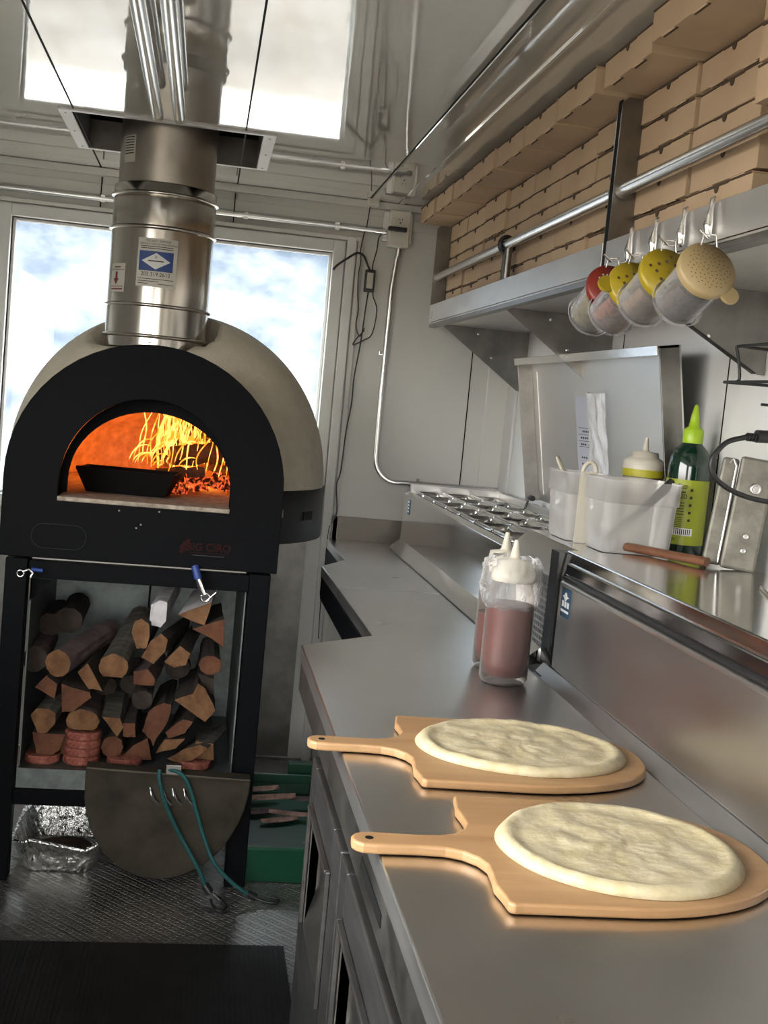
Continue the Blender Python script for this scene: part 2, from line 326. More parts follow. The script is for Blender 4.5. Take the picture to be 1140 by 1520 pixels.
# ------------------------------------------------------------------ exterior
def hill_mat():
    m = mat('hillside_scrub', (.027,.037,.049), .95, 0, spec=0, c2=(.088,.093,.10), nscale=.9, detail=14, ramp=(.38,.60)); return m
b = MB(); N = 40; vs = []; fs = []
for i in range(N+1):
    for j in range(N+1):
        x = -40 + 80*i/N; y = 17 + 50*j/N; z = -1.3 + (j/N)**.85*42 + 2*noise.noise(V(x*.08, y*.1, 0)); vs.append((x, y, z))
for i in range(N):
    for j in range(N): k = i*(N+1)+j; fs.append((k, k+N+1, k+N+2, k+1))
b.add(vs, fs, 0, True); tag(b.build('hillside', hill_mat(), fix=False), 'hazy pale hillside of scrub and trees seen through the bright back window', 'hill')
tag(MB().box(-60, 60, -60, 16.8, -1.35, -1.05).build('ground', mat('dry_ground', (.085,.072,.056), .95, 0, spec=0, c2=(.14,.12,.097), nscale=.4)), 'dry tan ground outside the trailer below the windows', 'ground', kind='stuff')
# ------------------------------------------------------------------ rubber mat
b = MB().box(-.555, .318, FY+.02, 2.975, .001, .008)
x = -.55
while x < .31: b.box(x, x+.006, FY+.03, 2.97, .008, .0115); x += .0125
tag(b.build('rubber_mat', rubber), 'black ribbed rubber floor mat lying over the diamond plate floor', 'mat')
# ------------------------------------------------------------------ worktop
Zt = .90
poly = [(.255,-.3),(.255,2.581),(.436,2.735),(.424,3.84),(.525,4.03),(.518,BY-.018),(1.18,BY-.018),(1.18,-.3)]
wt = thing('worktop', 'long brushed stainless steel worktop stepping narrower towards the back wall', 'worktop', (.7,2,.86))
ins = [(.255,-.3),(.255,2.581),(.436,2.735),(.430,3.425),(1.18,3.425),(1.18,-.3)]
xy = lambda u, v, d: (u, v, d)
MB().prism(ins, xy, .865, Zt, 1, 0).build('work_surface', [steel_top, steel], wt, bevel=.003, seg=3)
MB().prism([(.430,3.429),(.424,3.84),(.525,4.03),(.518,BY-.018),(1.18,BY-.018),(1.18,3.429)], xy, .865, Zt, 1, 0).build('work_surface', [steel_top, steel], wt, bevel=.003, seg=3)
b = MB(); b.box(.258, .268, -.3, 2.575, .80, .866); b.add([(.258,2.575,.80),(.258,2.575,.866),(.438,2.728,.866),(.438,2.728,.80),(.268,2.565,.80),(.268,2.565,.866),(.448,2.718,.866),(.448,2.718,.80)],[(0,1,2,3),(4,7,6,5),(1,5,6,2),(0,3,7,4),(0,4,5,1),(3,2,6,7)])
b.build('front_apron', steel_dark, wt)
b = MB(); b.box(.428,.44,2.72,3.84,.79,.866); b.add([(.426,3.84,.80),(.426,3.84,.866),(.525,4.03,.866),(.525,4.03,.80),(.436,3.83,.80),(.436,3.83,.866),(.535,4.02,.866),(.535,4.02,.80)],[(0,1,2,3),(4,7,6,5),(1,5,6,2),(0,3,7,4),(0,4,5,1),(3,2,6,7)])
b.box(.519,.53,4.02,BY-.02,.80,.866)
b.build('front_apron', oven_black, wt)
# undercounter refrigerator with two drawers
uc = thing('undercounter_fridge', 'dark stainless undercounter fridge with two recessed pull drawers below the worktop', 'fridge', (.7,1.2,0))
b = MB(); b.box(.272, 1.17, -.3, 2.14, .06, .798); b.box(.325, 1.15, -.28, 2.10, 0.0, .06); b.build('body', steel_dark, uc, bevel=.003)
for (y0, y1, h) in ((1.665, 2.12, 0), (.90, 1.655, 0)):
    d = MB(); px0, px1 = .25, .271; ya, yb = y0+.09, y1-.07; za, zb = .50, .715
    d.box(px0, px1, y0, ya, .10, .79); d.box(px0, px1, yb, y1, .10, .79); d.box(px0, px1, ya, yb, .10, za); d.box(px0, px1, ya, yb, zb, .79)
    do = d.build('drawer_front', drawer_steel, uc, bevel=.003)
    p = MB(); p.add([(px0+.001,ya,za),(px0+.001,yb,za),(px1+.035,yb,zb-.02),(px1+.035,ya,zb-.02)],[(0,1,2,3)]); p.add([(px0+.001,ya,za),(px1+.035,ya,zb-.02),(px0+.001,ya,zb)],[(0,1,2)]); p.add([(px0+.001,yb,za),(px1+.035,yb,zb-.02),(px0+.001,yb,zb)],[(0,1,2)]); p.add([(px0+.001,ya,zb),(px0+.001,yb,zb),(px1+.035,yb,zb-.02),(px1+.035,ya,zb-.02)],[(0,1,2,3)])
    p.build('pull_recess', [steel_dark], do, fix=False)
    f = MB(); t = .008
    f.box(px0-.008, px0, ya-t, ya, za, zb+t); f.box(px0-.008, px0, yb, yb+t, za, zb+t); f.box(px0-.010, px0, ya, yb, zb, zb+t); f.build('pull_rim', drawer_steel, do, bevel=.002)
MB().box(.2565,.2578,1.34,1.52,.825,.842).build('vent_slot', black_line, uc)
# ------------------------------------------------------------------ PREP TABLE (rail unit + deck + near unit)
pt = thing('prep_table', 'long stainless pizza prep table with an open topping rail of empty pans', 'prep table', (.95,3.4,Zt))
X0 = .79
b = MB()                                   # rail housing: rim around the pans
b.prism([(X0+.01,.915),(X0,.935),(X0,1.115),(X0+.02,1.125),(X0+.02,.935),(X0+.03,.915)], lambda u,v,d:(u,d,v), 2.93, 4.48)
b.build('front_panel', steel_flat, pt, bevel=.002)
b = MB(); b.box(X0+.02,1.17,4.45,4.48,.915,1.155); b.box(X0,1.17,2.66,2.95,.92,1.10); b.box(1.155,1.17,2.93,4.48,.915,1.15); b.build('housing_wall', steel, pt, bevel=.002)
MB().box(X0+.031, 1.154, 2.951, 4.449, .915, .93).build('rail_floor', steel_dark, pt)
b = MB(); b.prism([(X0+.03,.903),(.745,.903),(X0,.937)], lambda u,v,d:(u,d,v), 2.53, 4.47); b.build('cove_strip', steel_flat, pt)
# deck at z 1.165
b = MB(); b.prism([(X0,1.10),(X0+.065,1.163),(1.17,1.163),(1.17,1.10)], lambda u,v,d:(u,d,v), 2.515, 2.945); b.build('deck', steel_flat, pt, bevel=.003)
# louvre grille on the front of the machine compartment
g = MB(); y0, y1 = 2.53, 2.66
g.box(X0+.03, X0+.04, 2.50, 2.67, .905, 1.10)
b = MB(); b.box(X0-.001, X0+.004, 2.515, 2.67, .905, .935); b.box(X0-.001,X0+.004,2.515,2.67,1.085,1.10); 
for r in range(11):
    z = .935 + r*.0138
    b.box(X0-.001, X0+.004, 2.515, 2.67, z, z+.005)
for c in range(10):
    y = 2.515 + c*.0167
    b.box(X0-.0012, X0+.0042, y, y+.005, .935, 1.085)
gr = b.build('louvre_grille', steel, pt); g.build('grille_backing', black_line, pt)
MB().box(X0-.004, X0+.03, 2.455, 2.512, .905, 1.165).build('black_gap_post', plastic_b, pt)
# near body with closed lid
nb = thing('refrigerated_hood', 'low stainless refrigerated prep hood with flat reflective top along the right edge of the worktop', 'refrigerator', (.95,1.4,Zt))
b = MB(); b.prism([(X0+.004,.903),(X0+.004,1.118),(X0+.012,1.172),(1.185,1.172),(1.185,.903)], lambda u,v,d:(u,d,v), .1, 2.448); b.build('body', steel_flat, nb, bevel=.003)
b = MB(); b.prism([(.772,.925),(.772,1.112),(.782,1.119),(.80,1.119),(.80,.925)], lambda u,v,d:(u,d,v), .12, 2.385); fp = b.build('front_panel', steel_front, nb, bevel=.004)
MB().box(.776,.797,.12,2.385,1.119,1.124).build('gasket', plastic_b, nb)
MB().box(.787,.802,.12,2.40,1.124,1.150).build('handle_ledge', steel_flat, nb, bevel=.003)
MB().prism([(.752,.9005),(.796,.9005),(.796,.925),(.772,.924)], lambda u,v,d:(u,d,v), .1, 2.44).build('cove_strip', steel, nb)
MB().prism([(1.0,.3),(1.0,1.9),(1.05,2.05),(1.18,2.05),(1.18,.3)], xy, 1.172, 1.179).build('raised_plate', steel_flat, nb, bevel=.002)
s = MB().box(.7705,.772,2.30,2.36,1.045,1.105).build('round_sticker', teal_l, nb)
MB().lathe([(.009,0),(.009,.0006)], (.7704,2.33,1.088), (-1,0,0), 16).build('round_emblem', sticker_w, s)
k = MB(); k.add([(.7702,2.352,1.088),(.7702,2.338,1.090),(.7702,2.338,1.084)],[(0,1,2)]); k.add([(.7702,2.308,1.088),(.7702,2.322,1.090),(.7702,2.322,1.084)],[(0,1,2)])
for y in (2.345,2.328,2.311): k.box(.7700,.7704,y-.006,y+.006,1.066,1.078)
k.box(.7700,.7704,2.305,2.355,1.055,1.060); k.build('emblem_marks', sticker_w, s)
k = MB(); k.obox((.765,2.44,.905),(.012,0,.004),(0,.05,0),(0,0,.003)); k.obox((.775,2.40,.93),(.003,0,0),(0,.05,.02),(0,-.003,.006)); k.build('hinge_hook', plastic_b, nb, bevel=.002)
s = MB().box(.788,.7897,4.33,4.37,1.045,1.10).build('maker_plate', teal_l, pt)
k = MB()
for z in (1.09,1.078,1.066,1.054): k.box(.7870,.788,4.336,4.362,z,z+.005)
k.build('plate_marks', sticker_w, s)
# pans : 3 across x 7 along
def make_pan(x0, y0, w, l, dpt, label):
    z = 1.128; t = .009; r = thing('food_pan', label, 'pan', (x0+w/2, y0+l/2, z-dpt), 'steel pans in the topping rail')
    b = MB(); hx, hy = w/2, l/2; cx, cy = x0+hx, y0+hy
    def rr(hx, hy, z, rad=.02, n=5):
        o = []
        for sx, sy, a0 in ((1,1,0),(-1,1,90),(-1,-1,180),(1,-1,270)):
            for i in range(n):
                a = math.radians(a0 + 90*i/(n-1)); o.append(V(cx+sx*(hx-rad)+rad*math.cos(a), cy+sy*(hy-rad)+rad*math.sin(a), z))
        return o
    b.rings([rr(hx-.002,hy-.002,z-.006,.012), rr(hx-.001,hy-.001,z,.012), rr(hx-t,hy-t,z+.001,.016), rr(hx-t-.004,hy-t-.004,z-.012,.018), rr(hx-.028,hy-.028,z-dpt+.012,.02), rr(hx-.042,hy-.042,z-dpt,.02)], caps=(False, True))
    b.build('pan_body', steel_flat, r, fix=False)
    b = MB(); b.box(x0+.004, x0+.012, y0+.01, y0+l-.01, z+.0005, z+.0045); b.build('rim_bead', chrome, r, bevel=.001)
    return r
rows = ['nearest', 'second', 'third', 'fourth', 'fifth', 'sixth', 'seventh']; cols_ = ['row along the worktop', 'middle row', 'row under the open lid']
for c in range(3):
    for r in range(7):
        if r == 0: desc = 'nearest the flat deck'
        elif r == 6: desc = 'at the back wall end'
        else: desc = '%s from the deck end' % rows[r]
        x0 = X0+.024 + c*.112; y0 = 2.965 + r*.211
        make_pan(x0, y0, .110, .208, .085 if (c+r)%3 else .10, 'empty steel food pan, %s, %s' % (cols_[c], desc))
MB().box(1.153,1.157,3.0,4.4,1.11,1.13).build('rail_edge', steel, pt)
# open lid
Lb, Lt = V(1.188,0,1.165), V(1.106,0,1.656)
ly0, ly1 = 2.705, 4.01
ld = thing('open_rail_lid', 'stainless rail lid standing open against the right wall behind the food pans', 'lid', (1.155,(ly0+ly1)/2,1.165))
ax = (Lt-Lb); un = V(-ax.z,0,ax.x).normalized()   # normal towards -X
if un.x > 0: un = -un
def lp(s_, y, d): p = Lb + ax*s_ + un*d; return (p.x, y, p.z)
def slab(bm_, s0, s1, y0, y1, d0, d1, mi=0):
    vs = [lp(s_, y, d) for s_ in (s0,s1) for y in (y0,y1) for d in (d0,d1)]
    bm_.add(vs, [(0,1,3,2),(4,6,7,5),(0,4,5,1),(2,3,7,6),(0,2,6,4),(1,5,7,3)], mi)
b = MB(); slab(b, 0, 1, ly0, ly1, -.004, 0); b.build('lid_panel', lid_steel, ld)
b = MB(); slab(b, .955, 1.003, ly0-.005, ly1+.005, .055, .059); b.build('lid_edge', steel_flat, ld, bevel=.001)
b = MB(); slab(b, .985, 1, ly0, ly1, 0, .055); slab(b, 0, 1, ly0, ly0+.006, 0, .05); slab(b, 0, 1, ly1-.006, ly1, 0, .05)
b.build('lid_flange', steel_dark, ld, bevel=.001)
b = MB(); slab(b, .05, .9, ly1-.067, ly1-.063, 0, .002); b.build('sealant_bead', lid_steel, ld)
b = MB(); b.tube([lp(.02, ly1+.015, .03), lp(.02, ly1-.03, .03)], .010, 12); b.tube([lp(.02,ly1+.012,.03),(1.14,ly1+.012,1.115)], .004, 8); b.build('hinge', plastic_b, ld)
# paper in sleeve
pp = thing('paper_sheet', 'printed white sheet in a crinkled clear plastic sleeve taped to the open lid', 'paper', lp(.3, 3.39, .004))
b = MB(); slab(b, .20, .74, 3.26, 3.53, .001, .0018); b.build('sheet', paper_w, pp)
b = MB()
for i, s_ in enumerate((.52,.48,.44,)):
    for j in range(9):
        if (i+j) % 5: slab(b, s_, s_+.012, 3.49-j*.018-.012, 3.49-j*.018, .0018, .0021)
for i, s_ in enumerate((.36,.32)):
    for j in range(3): slab(b, s_, s_+.010, 3.49-j*.02-.012, 3.49-j*.02, .0018, .0021)
for s_ in (.545,.505,.465,.43): slab(b, s_, s_+.003, 3.32, 3.51, .0018, .0021)
slab(b,.27,.276,3.39,3.45,.0018,.0021)
b.build('print', ink, pp)
b = MB(); ns, ny = 26, 16; vs = []; fs = []
for i in range(ns+1):
    for j in range(ny+1):
        s_ = .18 + .58*i/ns; y = 3.235 + .165*j/ny; vs.append(lp(s_, y, .006 + .012*max(0, noise.noise(V(s_*9, y*22, 1))) + .006*noise.noise(V(s_*30, y*40, 3))**2))
for i in range(ns):
    for j in range(ny): k = i*(ny+1)+j; fs.append((k,k+1,k+ny+2,k+ny+1))
b.add(vs, fs, 0, True); b.build('sleeve', sleeve_m, pp, fix=False)
b = MB(); slab(b,.73,.765,3.38,3.40,.003,.010); b.build('tape', paper_w, pp)
# ------------------------------------------------------------------ OVEN
OX = -.142
ov = thing('pizza_oven', 'wood fired pizza oven with black arched front and ivory dome on a black metal stand', 'oven', (OX, 3.8, 0))
xz = lambda u, v, d: (u, d, v)
def arch(cx, hw, zb, zs, top, n=28, zl=None):     # outline from bottom left up over to bottom right
    pts = [(cx-hw, zb)]
    for i in range(n+1):
        a = math.pi - math.pi*i/n; pts.append((cx+hw*math.cos(a), zs+(top-zs)*math.sin(a)))
    pts.append((cx+hw, zb)); return pts
def arch_plate(bm_, outer, inner, zb_in, y0, y1, mi=0):
    # outer & inner are arches with the same count; below the inner opening the plate is closed by a strip
    n = len(outer)
    O0 = [(u,y0,v) for u,v in outer]; O1 = [(u,y1,v) for u,v in outer]; I0 = [(u,y0,v) for u,v in inner]; I1 = [(u,y1,v) for u,v in inner]
    fs = []
    for i in range(n-1):
        fs += [(i,i+1,2*n+i+1,2*n+i),(n+i+1,n+i,3*n+i,3*n+i+1),(i+1,i,n+i,n+i+1),(2*n+i,2*n+i+1,3*n+i+1,3*n+i)]
    fs += [(0,2*n,3*n-1,n-1),(n,2*n-1,4*n-1,3*n),(0,n-1,2*n-1,n),(2*n,3*n,4*n-1,3*n-1)]
    bm_.add(O0+O1+I0+I1, fs, mi); return bm_
outer = arch(OX, .385, .937, 1.165, 1.552); outer[0] = (OX-.385,.937); outer[-1] = (OX+.385,.937)
inner = arch(OX, .238, 1.108, 1.15, 1.400)
arch_plate(MB(), outer, inner, 1.108, 3.345, 3.37).build('facade', oven_black, ov, bevel=.002)
inner2 = arch(OX+.005, .232, 1.108, 1.15, 1.362); mid = arch(OX, .30, 1.02, 1.15, 1.46)
arch_plate(MB(), mid, inner2, 1.1, 3.47, 3.49).build('throat_plate', oven_black, ov)
# tunnel between the two openings and the vault
def sleeve_(a, c, y0, y1):
    m_ = MB(); n = len(a); m_.add([(u,y0,v) for u,v in a]+[(u,y1,v) for u,v in c], [(i,i+1,n+i+1,n+i) for i in range(n-1)]); return m_
sleeve_(inner, arch(OX,.25,1.108,1.15,1.41), 3.37, 3.47).build('throat', oven_black, ov, fix=False)
sleeve_(arch(OX+.005,.232,1.108,1.15,1.362), arch(OX,.31,1.108,1.15,1.395), 3.49, 3.74).build('inner_throat', brick_m, ov, fix=False)
gal = arch(OX, .375, .98, 1.165, 1.54); sleeve_(gal, arch(OX,.36,.98,1.165,1.50), 3.371, 3.85).build('gallery', oven_black, ov, fix=False)
MB().box(OX-.2375, OX+.2375, 3.338, 3.49, 1.1, 1.113).build('hearth_lip', hearth_m, ov, bevel=.003)
# cavity: inner vault
b = MB(); cyi, ri = 3.98, .40; R = []
nU, nV = 36, 14
cx = OX; vs = []; fs = []
for j in range(nV+1):
    ph = (math.pi/2)*j/nV
    for i in range(nU):
        a = 2*math.pi*i/nU; vs.append((cx+ri*math.cos(ph)*math.cos(a), cyi+.5*math.cos(ph)*math.sin(a), 1.10+.34*math.sin(ph)))
for j in range(nV):
    for i in range(nU):
        k = (i+1)%nU
        q = [vs[j*nU+i], vs[j*nU+k]]
        y = (q[0][1]+q[1][1])/2; x = (q[0][0]+q[1][0])/2
        if y < 3.76 and abs(x-cx) < .25 and vs[j*nU+i][2] < 1.375: continue
        fs.append((j*nU+i, j*nU+k, (j+1)*nU+k, (j+1)*nU+i))
b.add(vs, fs, 0, True); b.build('vault', brick_m, ov, fix=False)
MB().box(OX-.40, OX+.40, 3.491, 4.48, 1.085, 1.106).build('hearth_floor', hearth_m, ov)
# dome
DX, DY, DR = -.098, 4.03, .520
b = MB(); nU, nV = 72, 26; vs = []; fs = []
FX, FYc = -.168, 3.84
for j in range(nV+1):
    ph = (math.pi/2)*j/nV
    for i in range(nU):
        a = 2*math.pi*i/nU; x = DX+DR*max(0,math.cos(ph))**.92*math.cos(a); y = DY+.525*max(0,math.cos(ph))**.92*math.sin(a); z = 1.15+.535*math.sin(ph)
        if math.hypot(x-FX, y-FYc) < .19: z = min(z, 1.545)
        if y < 3.62: y = max(y, 3.50)
        vs.append((x, y, z))
for j in range(nV):
    for i in range(nU): k = (i+1)%nU; (abs(vs[j*nU+i][0]-OX) < (.33 if vs[j*nU+i][2] < 1.28 else .25) and vs[j*nU+i][1] < 3.76 and vs[j*nU+i][2] < 1.40) or fs.append((j*nU+i, j*nU+k, (j+1)*nU+k, (j+1)*nU+i))
b.add(vs, fs, 0, True); b.build('dome', stucco, ov, fix=False)
b = MB(); prof = [(.526,.985),(.526,1.152),(.515,1.152)]
R = []
for r, z in prof: R.append([V(DX+r*math.cos(2*math.pi*i/72), max(3.50, DY+r*math.sin(2*math.pi*i/72)), z) for i in range(72)])
bd = b.rings(R, caps=(False, False)); b.f = [f for f in b.f if not (abs(b.v[f[0]][0]-OX) < .33 and b.v[f[0]][1] < 3.9)]; b.m = b.m[:len(b.f)]; b.sm = b.sm[:len(b.f)]
bd = b.build('skirt_band', band_black, ov)
a0 = math.radians(-31); c0 = V(DX+.528*math.cos(a0), DY+.528*math.sin(a0), 1.07); rad = V(math.cos(a0), math.sin(a0), 0); tan = V(-math.sin(a0), math.cos(a0), 0)
MB().obox(c0, rad*.003, tan*.030, (0,0,.014)).build('band_slot', black_line, bd)
# rear panel outline (small pill shaped cover) and logo
pill = []
for s_, cxp in ((1,-.325),(-1,-.410)):
    for i in range(13):
        a = math.radians(-90+180*i/12) if s_ > 0 else math.radians(90+180*i/12); pill.append((cxp+.032*math.cos(a), 1.000+.034*math.sin(a)))
MB().prism(pill, xz, 3.3425, 3.345).build('pill_cover', oven_black, ov, bevel=.0008)
pts = [(u, 3.342, v) for u, v in pill]; MB().tube(pts+[pts[0]], .0011, 6).build('cover_outline', band_black, ov)
lg = MB(); 
for (u,v,r) in ((-.028,.995,.008),(-.022,1.006,.007),(-.014,1.014,.006),(-.030,.984,.006),(-.02,.990,.005)): lg.lathe([(r,0),(r,.0008)], (u,3.3445,v), (0,-1,0), 10)
lgo = lg.build('logo', logo_r, ov)
t = text('BIG CIRO', .030, logo_r, lgo, (.045,3.3440,.998), (1,0,-.0), (0,0,1), bold=.0006)
MB().box(-.01,.10,3.3435,3.3445,.9815,.983).build('logo_rule', logo_r, lgo)
MB().box(.0,.09,3.3435,3.3445,.974,.9765).build('logo_small_print', band_black, lgo)
for x, z in ((-.21,1.085),(-.1,1.09),(-.16,1.04),(-.148,1.05)): MB().lathe([(.003,0),(.002,.002)], (x,3.345,z), (0,-1,0), 8).build('rivet', steel_dark, ov)
# support plate + stand
MB().box(OX-.36, OX+.36, 3.50, 4.40, .932, .984).build('base_plate', oven_black, ov)
MB().box(OX-.30, OX+.30, 3.40, 3.50, .925, .937).build('grey_rail', steel_dark, ov)
def leg(x, y): return MB().box(x-.03, x+.03, y-.03, y+.03, 0, .93).build('leg', oven_black, ov, bevel=.003)
for x, y in ((-.478,3.385),(.198,3.385),(-.478,4.42),(.198,4.42)): leg(x, y)
b = MB(); b.box(-.448,.168,3.37,3.41,.875,.925); b.build('stand_rail', oven_black, ov, bevel=.002)
for q in ((-.448,.168,4.39,4.45,.88,.93),(-.508,-.448,3.415,4.39,.88,.93),(.168,.228,3.415,4.39,.88,.93),(-.448,.168,3.37,3.41,.22,.262)): MB().box(*q).build('stand_rail', oven_black, ov, bevel=.002)
# galvanised wood bin
wb = thing('firewood_bin', 'grey galvanised sheet metal wood bin built into the stand under the oven', 'bin', (OX,3.7,.26))
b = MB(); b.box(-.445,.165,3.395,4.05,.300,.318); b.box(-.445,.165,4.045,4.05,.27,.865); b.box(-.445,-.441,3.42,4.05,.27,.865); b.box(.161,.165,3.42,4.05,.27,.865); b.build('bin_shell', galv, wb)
MB().box(-.445,.165,3.388,3.394,.264,.322).build('front_lip', galv, wb)
b = MB(); b.add([(-.445,3.42,.865),(-.445,3.42,.80),(-.385,3.42,.865)],[(0,1,2)]); b.build('corner_gusset', oven_black, wb)
MB().box(-.135,-.128,4.04,4.045,.27,.865).build('back_seam', black_line, wb)
# hooks at top of stand
h = thing('hook_strap', 'blue and chrome strap hook hanging from the top right of the oven stand', 'hook', (.035,3.33,.93))
MB().tube([(.010,3.335,.945),(.018,3.325,.925),(.022,3.325,.912)], .011, 10).build('blue_strap', blue_tape, h)
MB().tube([(.020,3.325,.915),(.042,3.325,.868)], .0085, 12).build('chrome_barrel', chrome, h)
b = MB(); b.tube([(.046+.012*math.cos(i*math.pi/8),3.322,.860+.012*math.sin(i*math.pi/8)) for i in range(17)], .003, 8); b.tube([(.05,3.322,.85),(.075,3.322,.876)], .003, 8); b.build('ring', chrome, h)
h = thing('hook_strap', 'pinkish metal hook with blue cord at the top left of the oven stand', 'hook', (-.45,3.33,.90))
b = MB(); b.tube([(-.462+.009*math.cos(i*math.pi/8),3.33,.892+.009*math.sin(i*math.pi/8)) for i in range(17)], .0025, 8); b.tube([(-.455,3.33,.898),(-.440,3.33,.905),(-.43,3.335,.895),(-.435,3.33,.882)], .004, 8); b.build('ring', chrome, h)
MB().tube([(-.435,3.335,.905),(-.405,3.34,.902)], .006, 8).build('blue_strap', blue_tape, h)
# ---------------------------------------------------------------- things in the oven
def frustum(name, m, parent, cx_, cy_, z0, z1, w0, w1, d0, d1, rot=0, th=.006):
    b = MB()
    def ringr(w, d, z): 
        o = []
        for sx, sy in ((-1,-1),(1,-1),(1,1),(-1,1)):
            x, y = sx*w/2, sy*d/2; o.append(V(cx_+x*math.cos(rot)-y*math.sin(rot), cy_+x*math.sin(rot)+y*math.cos(rot), z))
        return o
    b.rings([ringr(w0-2*th,d0-2*th,z0+th), ringr(w1-2*th,d1-2*th,z1), ringr(w1,d1,z1), ringr(w0,d0,z0)], smooth=False, caps=(True, True)); return b.build(name, m, parent)
sk = thing('roasting_pan', 'flat black rectangular pan standing inside the oven in front of the fire', 'pan', (-.205,3.66,1.108))
frustum('pan_body', pan_black, sk, -.205, 3.66, 1.1075, 1.178, .235, .295, .12, .17, -.12)
MB().tube([(-.36,3.60,1.180),(-.055,3.565,1.176)], .003, 8).build('rim', pan_black, sk)
def firelog(x, y, z, L, r, yaw_, tilt, label):
    d = V(math.cos(yaw_)*math.cos(tilt), math.sin(yaw_)*math.cos(tilt), math.sin(tilt)); c = V(x, y, z); R = []
    u = d.orthogonal().normalized(); w_ = d.cross(u)
    for i in range(9):
        p = c + d*(L*(i/8-.5)); rr = [r*(1+.35*noise.noise(V(i*.7, k*.9, x*30))) for k in range(9)]
        R.append([p + (u*math.cos(2*math.pi*k/9)+w_*math.sin(2*math.pi*k/9))*rr[k] for k in range(9)])
    o = MB().rings(R, smooth=False).build('burning_log', [log_hot]); tag(o, label, 'log', 'burning logs in the oven')
firelog(.0, 4.18, 1.175, .26, .030, .25, .0, 'charred log lying lowest at the right of the oven fire')
firelog(.04, 4.02, 1.232, .30, .036, .5, .12, 'thick charred log slanting across the right side of the oven fire')
firelog(-.09, 4.10, 1.235, .22, .026, 1.1, .3, 'short dark log under the flames at the middle of the oven fire')
firelog(-.06, 3.95, 1.155, .16, .024, .1, .1, 'small charred log just behind the black roasting pan')
firelog(.06, 4.12, 1.295, .26, .030, -.2, .05, 'topmost charred log at the right of the oven fire')
b = MB()
for i in range(70):
    x = random.uniform(-.16,.16); y = random.uniform(3.74,4.05); s_ = random.uniform(.010,.022); c = V(x, y, 1.108+s_*.8+random.uniform(0,.045)*max(0,1-abs(x-.05)*6)); 
    a = [V(random.gauss(0,1),random.gauss(0,1),random.gauss(0,1)).normalized() for _ in range(3)]; b.obox(c, a[0]*s_, a[1]*s_*.8, a[2]*s_*.7)
tag(b.build('embers', ember_m), 'bed of glowing red embers beneath the burning logs', 'embers', kind='stuff')
b = MB()
for i in range(95):
    x0 = random.gauss(-.045,.075); x0 = max(-.20, min(.15, x0)); y0 = random.uniform(3.90,4.20); zt = random.uniform(1.30,1.425); z0 = random.uniform(1.15,1.22)
    if x0 > .06: zt = random.uniform(1.28,1.36)
    P = []; Rr = []; n = 18; sway = random.uniform(-.035,.02); ph = random.uniform(0,6); w0 = random.uniform(.0012,.0028)*(2.2 if i%9 == 0 else 1)
    for k in range(n):
        t = k/(n-1); P.append((x0 + sway*math.cos(t*2.4)+.008*math.sin(t*7+ph)*(1-t*.6), y0+.01*math.sin(t*7+ph), z0+(zt-z0)*t)); Rr.append(w0*math.sin(math.pi*min(1,.10+t*.9))**.6+.0004)
    b.tube(P, Rr, 5)
for i in range(14):       # low tongues curling left over the pan
    x0 = random.uniform(-.14,.02); y0 = random.uniform(3.86,4.02); P = []; Rr = []; r_ = random.uniform(.018,.045)
    for k in range(14):
        a_ = math.pi*(.42+.5*k/13); P.append((x0-r_+r_*math.cos(a_)*1.3, y0, 1.175+r_*math.sin(a_)*(1.3+.5*(i%3)))); Rr.append(.0022*math.sin(math.pi*(k+.7)/14.5)+.0005)
    b.tube(P, Rr, 5)
tag(b.build('flames', flame_m), 'orange and yellow flames licking up inside the oven', 'flames', kind='stuff')
def lamp(name, typ, loc, energy, color, size=.1, rot=None):
    l = bpy.data.lights.new(name, typ); l.energy = energy; l.color = color
    if typ == 'POINT': l.shadow_soft_size = size
    if typ == 'AREA': l.size = size
    o = bpy.data.objects.new(name, l); col.objects.link(o); o.location = loc
    if rot: o.rotation_euler = rot
    return o
lamp('fire_light', 'POINT', (-.04, 4.14, 1.15), 1.7, (1,.24,.03), .03)
lamp('fire_light', 'POINT', (-.25, 4.08, 1.14), 1.0, (1,.22,.03), .025)
# ------------------------------------------------------------------ FLUE
FR = .158
fl = thing('flue_pipe', 'wide stainless steel flue pipe rising from the oven to the ceiling', 'flue', (FX, FYc, 1.56))
MB().lathe([(FR-.010,2.03),(FR-.010,CZ+.225)], (FX,FYc,0), n=64).build('upper_pipe', flue_dull, fl)
MB().lathe([(FR,1.92),(FR,2.045),(FR-.01,2.05)], (FX,FYc,0), n=64).build('pipe_section', flue_m, fl)
MB().lathe([(FR,1.68),(FR,1.915)], (FX,FYc,0), n=64).build('pipe_section', flue_m, fl)
MB().lathe([(FR,1.585),(FR,1.675)], (FX,FYc,0), n=64).build('pipe_section', flue_m, fl)
MB().lathe([(FR-.003,1.552),(FR-.003,1.59)], (FX,FYc,0), n=64).build('bottom_collar', flue_m, fl)
MB().lathe([(.105,1.50),(.105,1.553)], (FX,FYc-.02,0), n=48).build('stub', steel_dark, fl)
for z in (2.015,1.913,1.68,1.587):
    MB().lathe([(FR-.001,z-.006),(FR+.007,z-.003),(FR+.009,z),(FR+.007,z+.003),(FR-.001,z+.006)], (FX,FYc,0), n=64).build('locking_band', flue_m, fl)
def on_flue(ang, z, r=FR+.0008): return V(FX+r*math.sin(ang), FYc-r*math.cos(ang), z)
def flue_label(name, a0, a1, z0, z1, m, parent, r=FR+.0008):
    b = MB(); n = 10; vs = []; 
    for i in range(n+1):
        a = a0+(a1-a0)*i/n; vs += [on_flue(a, z0, r), on_flue(a, z1, r)]
    b.add(vs, [(2*i,2*i+2,2*i+3,2*i+1) for i in range(n)], 0, True); return b.build(name, m, parent, fix=False)
